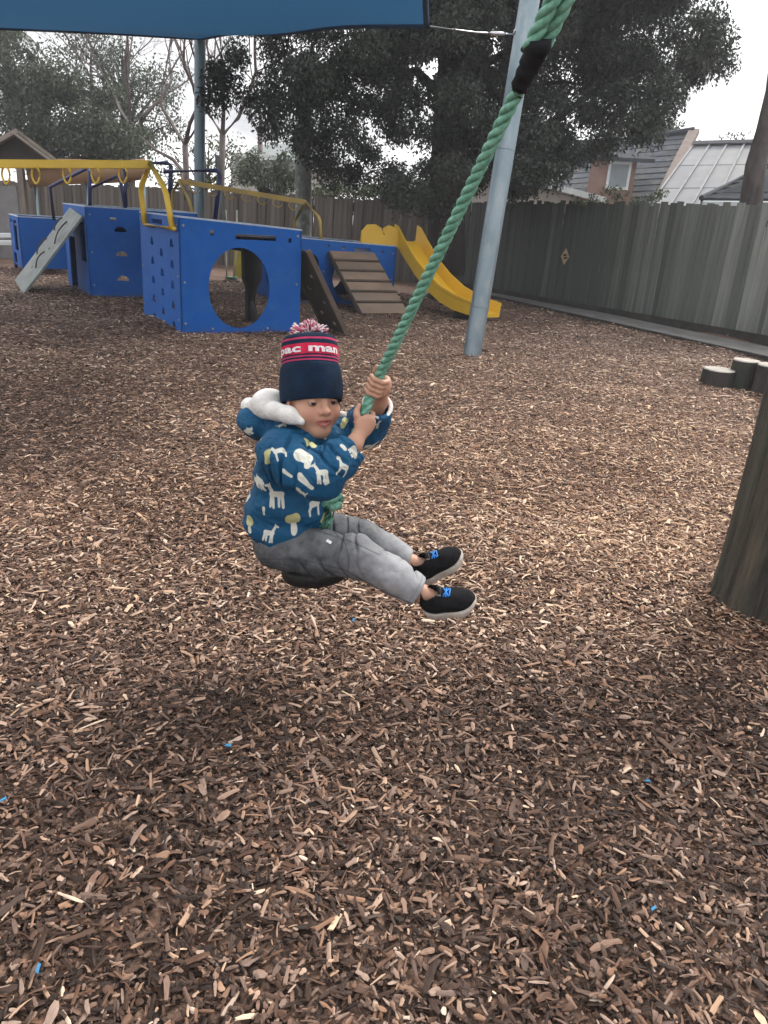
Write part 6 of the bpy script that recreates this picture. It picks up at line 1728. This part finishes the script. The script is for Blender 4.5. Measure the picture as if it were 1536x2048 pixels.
# ---- shoes
def shoe(heel, toe, upv, name, label=None):
    heel = V3(heel); toe = V3(toe); fx = unit(toe - heel); Lh = np.linalg.norm(toe - heel)
    uz = unit(V3(upv) - fx * (V3(upv) @ fx)); uy = np.cross(uz, fx); B_ = np.stack([fx, uy, uz])
    def q(x, y_, z_): return heel + fx * x * Lh + uy * y_ + uz * z_
    u = SDF()
    u.ell(q(.20, 0, .030), (.042, .031, .036), B_, .02).ell(q(.46, .001, .030), (.055, .033, .031), B_, .025).ell(q(.74, .002, .020), (.044, .0345, .024), B_, .025)
    u.cap(q(.16, 0, .035), q(.20, 0, .064), .030, .0285, .015)
    u.plane(q(.5, 0, .002), -uz, .004)
    u.cap(q(.185, 0, .045), q(.23, 0, .12), .0235, .027, .005, 's')
    u.warp(lambda X, d: .0012 * n3(X, 45, 21))
    ob, Vs, gs = sdf_obj(name, u, q(.5, 0, .04) - .13, q(.5, 0, .04) + .13, .0024, shoe_m, kid)
    so = SDF()
    so.ell(q(.17, 0, 0), (.036, .031, .05), B_, .02).ell(q(.5, .001, 0), (.060, .033, .05), B_, .03).ell(q(.79, .002, 0), (.038, .036, .05), B_, .03)
    so.warp(lambda X, d: -.001 + 0 * d)
    so.fn(lambda X: (X - q(0, 0, 0)) @ uz - (.010 + .10 * np.clip(((X - heel) @ fx / Lh) - .78, 0, 1) ** 1.5), .004, 'i')
    so.fn(lambda X: -((X - q(0, 0, 0)) @ uz) - .013 + .10 * np.clip(((X - heel) @ fx / Lh) - .72, 0, 1) ** 1.4, .004, 'i')
    sdf_obj('sole', so, q(.5, 0, 0) - .12, q(.5, 0, 0) + .12, .0022, sole_m, ob)
    # crossed laces and strap
    for (y0, y1, x0, x1) in ((-.015, .015, .47, .58), (.015, -.015, .47, .58), (-.016, .016, .525, .525), (-.013, .013, .60, .60)):
        pts_ = []
        for t in np.linspace(0, 1, 7):
            b_ = q(x0 + (x1 - x0) * t, y0 + (y1 - y0) * t, .12); tt = 0
            for _ in range(30):
                dd = float(u((b_ - uz * tt)[None])[0])
                if dd < .0008: break
                tt += max(dd * .9, .0004)
            pts_.append(Vector(b_ - uz * (tt - .0012)))
        MB().tube(pts_, .0024, 6).build('lace', lace_m, ob, True)
    rows = []
    for yy in np.linspace(-.032, .032, 15):
        row = []
        for xx in (.335, .43):
            b_ = q(xx, yy * 1.2, .12); dirn = unit(q(xx, 0, .02) - b_); tt = 0
            for _ in range(40):
                dd = float(u((b_ + dirn * tt)[None])[0])
                if dd < .0005: break
                tt += max(dd * .9, .0003)
            row.append(b_ + dirn * (tt - .0022))
        rows.append(row)
    vs = [Vector(v) for r__ in rows for v in r__]; fs = [(2 * i, 2 * i + 1, 2 * i + 3, 2 * i + 2) for i in range(len(rows) - 1)]
    so_ = MB().add(vs, fs).build('strap', strap_m, ob, True)
    md = so_.modifiers.new('thickness', 'SOLIDIFY'); md.thickness = .002; md.offset = -1
    return ob
shoe_m = mat('black_knit_shoe', (.0065, .0065, .0075), (.013, .013, .015), .9, 60, 4, .4, 300, bdist=.001, spec=.15)
sole_m = mat('worn_white_sole', (.50, .46, .41), (.33, .29, .25), .8, 30, 5, .2)
lace_m = mat('bright_blue_lace', (.01, .20, .62), None, .6, 40)
strap_m = mat('grey_strap', (.055, .055, .062), (.035, .035, .04), .7, 40)
shoe(PN(856, 1218, 1.985), PN(949, 1206, 1.955), [.10, -.45, 1], 'shoe')
shoe(PN(845, 1156, 2.195), PN(925, 1112, 2.19), [-.45, -.35, 1], 'shoe')
sock_m = mat('skin_sock', (.5, .3, .22), None, .8)

# ---- bobble hat
hat_m = bpy.data.materials.new('knitted_hat'); hat_m.use_nodes = True
N = hat_m.node_tree.nodes; L = hat_m.node_tree.links; p = N['Principled BSDF']; p.inputs['Roughness'].default_value = .95; p.inputs['Specular IOR Level'].default_value = .15
r_ = N.new('ShaderNodeValToRGB'); r_.color_ramp.interpolation = 'CONSTANT'
navy, red, pink = (.0065, .0165, .036), (.42, .016, .050), (.36, .035, .095)
stops = [(0.0, navy), (.086, pink), (.0905, navy), (.0955, pink), (.100, navy), (.1045, red), (.1335, navy), (.1445, pink), (.1495, navy)]
e = r_.color_ramp.elements; e[0].color = (*navy, 1); e[1].position = .999; e[1].color = (*navy, 1)
for pos, c in stops[1:]:
    q = e.new(pos / .2); q.color = (*c, 1)
dv = N.new('ShaderNodeMath'); dv.operation = 'DIVIDE'; dv.inputs[1].default_value = .2; L.new(A_('band'), dv.inputs[0]); L.new(dv.outputs[0], r_.inputs[0])
co = N.new('ShaderNodeTexCoord'); n1 = N.new('ShaderNodeTexNoise'); n1.inputs['Scale'].default_value = 30; n1.inputs['Detail'].default_value = 6; L.new(co.outputs['Object'], n1.inputs['Vector'])
hv = N.new('ShaderNodeHueSaturation'); mr = N.new('ShaderNodeMapRange'); mr.inputs[1].default_value = .3; mr.inputs[2].default_value = .7; mr.inputs[3].default_value = .75; mr.inputs[4].default_value = 1.5
L.new(n1.outputs['Fac'], mr.inputs[0]); L.new(mr.outputs[0], hv.inputs['Value']); L.new(r_.outputs[0], hv.inputs['Color']); L.new(hv.outputs[0], p.inputs['Base Color'])
nk = N.new('ShaderNodeTexNoise'); nk.inputs['Scale'].default_value = 380; L.new(co.outputs['Object'], nk.inputs['Vector']); bp = N.new('ShaderNodeBump'); bp.inputs['Strength'].default_value = .7; bp.inputs['Distance'].default_value = .002; L.new(nk.outputs['Fac'], bp.inputs['Height']); L.new(bp.outputs[0], p.inputs['Normal'])
HAX = unit(hup + np.array([-.10, .34, 0]))
hy = unit(hfw - HAX * (hfw @ HAX)); hxx = np.cross(hy, HAX)
if hxx @ hx < 0: hxx = -hxx
hprof = [(-.006, .93), (-.008, .985), (-.002, 1.02), (.015, 1.055), (.035, 1.065), (.055, 1.055), (.072, 1.03), (.080, 1.005), (.0825, .985), (.0835, .965), (.088, .972), (.100, .970), (.115, .962), (.130, .948), (.1415, .925), (.1445, .912), (.150, .905), (.158, .86), (.164, .76), (.168, .55), (.170, .30), (.170, .06)]
def hat_pt(ang, z_, f, extra=0.0):
    """ang measured from the face direction towards the child's left"""
    ca, sa = math.cos(ang), math.sin(ang)
    rim = -.004 - .004 * sa * sa
    zz = z_ + (rim - .004) * max(0, 1 - max(z_, 0) / .085)
    wob = 1 + .020 * math.sin(2 * ang + 26 * z_ + .6) + .014 * math.sin(3 * ang - 31 * z_) + .010 * math.sin(7 * ang + 40 * z_ + 1)
    c = Hd(0, -.005, 0)
    return c + hxx * sa * (.0800 * f * wob + extra) + hy * ca * (.0965 * f * wob + extra) + HAX * zz
nA = 72; vs = []; fs = []; band = []
for (z_, f) in hprof:
    for k in range(nA):
        vs.append(hat_pt(2 * math.pi * k / nA, z_, f)); band.append(z_)
for i in range(len(hprof) - 1):
    for k in range(nA):
        k2 = (k + 1) % nA; fs.append((i * nA + k, i * nA + k2, (i + 1) * nA + k2, (i + 1) * nA + k))
hat = link_mesh('bobble_hat', np_mesh('bobble_hat', vs, fs), hat_m, kid, True)
fattr(hat.data, 'band', 'FLOAT', np.clip(np.array(band), 0, .2).astype(np.float32))
sb_ = hat.modifiers.new('smooth', 'SUBSURF'); sb_.levels = 1; sb_.render_levels = 1
# lettering knitted into the red band
cu_ = bpy.data.curves.new('lettering', 'FONT'); cu_.body = 'pac man'; cu_.size = .030; cu_.align_x = 'CENTER'; cu_.offset = .0011; cu_.space_character = 1.02; cu_.resolution_u = 3
tmp = bpy.data.objects.new('lettering_tmp', cu_); COL.objects.link(tmp)
dg = bpy.context.evaluated_depsgraph_get(); tme = bpy.data.meshes.new_from_object(tmp.evaluated_get(dg)); bpy.data.objects.remove(tmp)
bmt = bmesh.new(); bmt.from_mesh(tme)
bmesh.ops.triangulate(bmt, faces=bmt.faces)
bmesh.ops.subdivide_edges(bmt, edges=[e_ for e_ in bmt.edges if e_.calc_length() > .004], cuts=2, use_grid_fill=True)
bmt.to_mesh(tme); bmt.free()
# the letters face the camera side of the hat
cdir = -unit(HEAD - np.array([0, 0, CAMH])); ang0 = math.atan2(cdir @ hxx, cdir @ hy) - math.radians(7)
for v in tme.vertices:
    x_, y_ = v.co.x * 2.15, (v.co.y - .002) * .98
    v.co = hat_pt(ang0 + x_ / .083, .1125 + y_, np.interp(.1125 + y_, [h[0] for h in hprof], [h[1] for h in hprof]), .0012)
tme.materials.clear(); 
lett = link_mesh('lettering', tme, mat('white_knit', (.72, .68, .70), (.55, .48, .52), .95, 200, 3), hat)
# pompom
pom_m = bpy.data.materials.new('pompom_yarn'); pom_m.use_nodes = True
N = pom_m.node_tree.nodes; L = pom_m.node_tree.links; p = N['Principled BSDF']; p.inputs['Roughness'].default_value = .95
gq = N.new('ShaderNodeNewGeometry'); r_ = N.new('ShaderNodeValToRGB'); r_.color_ramp.interpolation = 'CONSTANT'; e = r_.color_ramp.elements
e[0].color = (.62, .52, .54, 1); e[1].position = .50; e[1].color = (.42, .03, .08, 1); q = e.new(.70); q.color = (.55, .20, .27, 1); q = e.new(.88); q.color = (.03, .03, .07, 1)
L.new(gq.outputs['Random Per Island'], r_.inputs[0]); L.new(r_.outputs[0], p.inputs['Base Color'])
mb = MB(); R = random.Random(12); pc_ = Hd(0.004, -.012, 0) + HAX * .170
for k in range(900):
    d_ = Vector((R.gauss(0, 1), R.gauss(0, 1), R.gauss(.25, 1))).normalized()
    if d_.z < -.35: continue
    ln = R.uniform(.032, .050) * (1.15 if abs(d_.z) < .5 else .86)
    a_ = Vector(pc_) + d_ * .004; b_ = Vector(pc_) + d_ * ln + Vector((0, 0, -.006 * R.random()))
    mb.tube([a_, a_.lerp(b_, .6) + Vector((R.gauss(0, .0015), R.gauss(0, .0015), R.gauss(0, .0015))), b_], [.0010, .0022, .0019], 4)
mb.build('pompom', pom_m, hat)

# ================================================================ COLOURED PLASTIC SCRAPS IN THE BARK
scr = mat('blue_plastic_scrap', (.02, .17, .36), (.03, .22, .42), .5, 30)
labels = {(756, 1033): 'tiny blue plastic scrap in the bark right of the child', (708, 1222): 'tiny teal plastic scrap in the bark under the swing', (456, 1487): 'tiny blue plastic scrap in the bark left of centre', (1296, 1558): 'tiny blue plastic scrap in the bark at the right', (76, 1935): 'tiny blue plastic scrap in the bark at the bottom left', (8, 1613): 'tiny blue plastic scrap in the bark at the left edge', (1303, 1832): 'tiny blue plastic scrap in the bark at the lower right'}
R = random.Random(9)
for (a_, b_), lab in labels.items():
    q = G(a_, b_, .028); h_ = float(gh(q.x, q.y)) + .030; an = R.uniform(0, 3)
    s1, s2 = Vector((math.cos(an), math.sin(an), R.uniform(-.3, .3))), Vector((-math.sin(an), math.cos(an), R.uniform(-.3, .3)))
    w1, w2 = R.uniform(.007, .011), R.uniform(.003, .0055)
    o = MB().add([Vector((q.x, q.y, h_)) + s1 * x_ * w1 + s2 * y_ * w2 + PZ * z_ for z_ in (0, .0015) for (x_, y_) in ((-1, -.6), (.8, -1), (1, .7), (-.5, 1))], [(3, 2, 1, 0), (4, 5, 6, 7), (0, 1, 5, 4), (1, 2, 6, 5), (2, 3, 7, 6), (3, 0, 4, 7)]).build('plastic_scrap', scr)
    tag(o, lab, 'plastic scrap', 'blue plastic scraps in the bark')
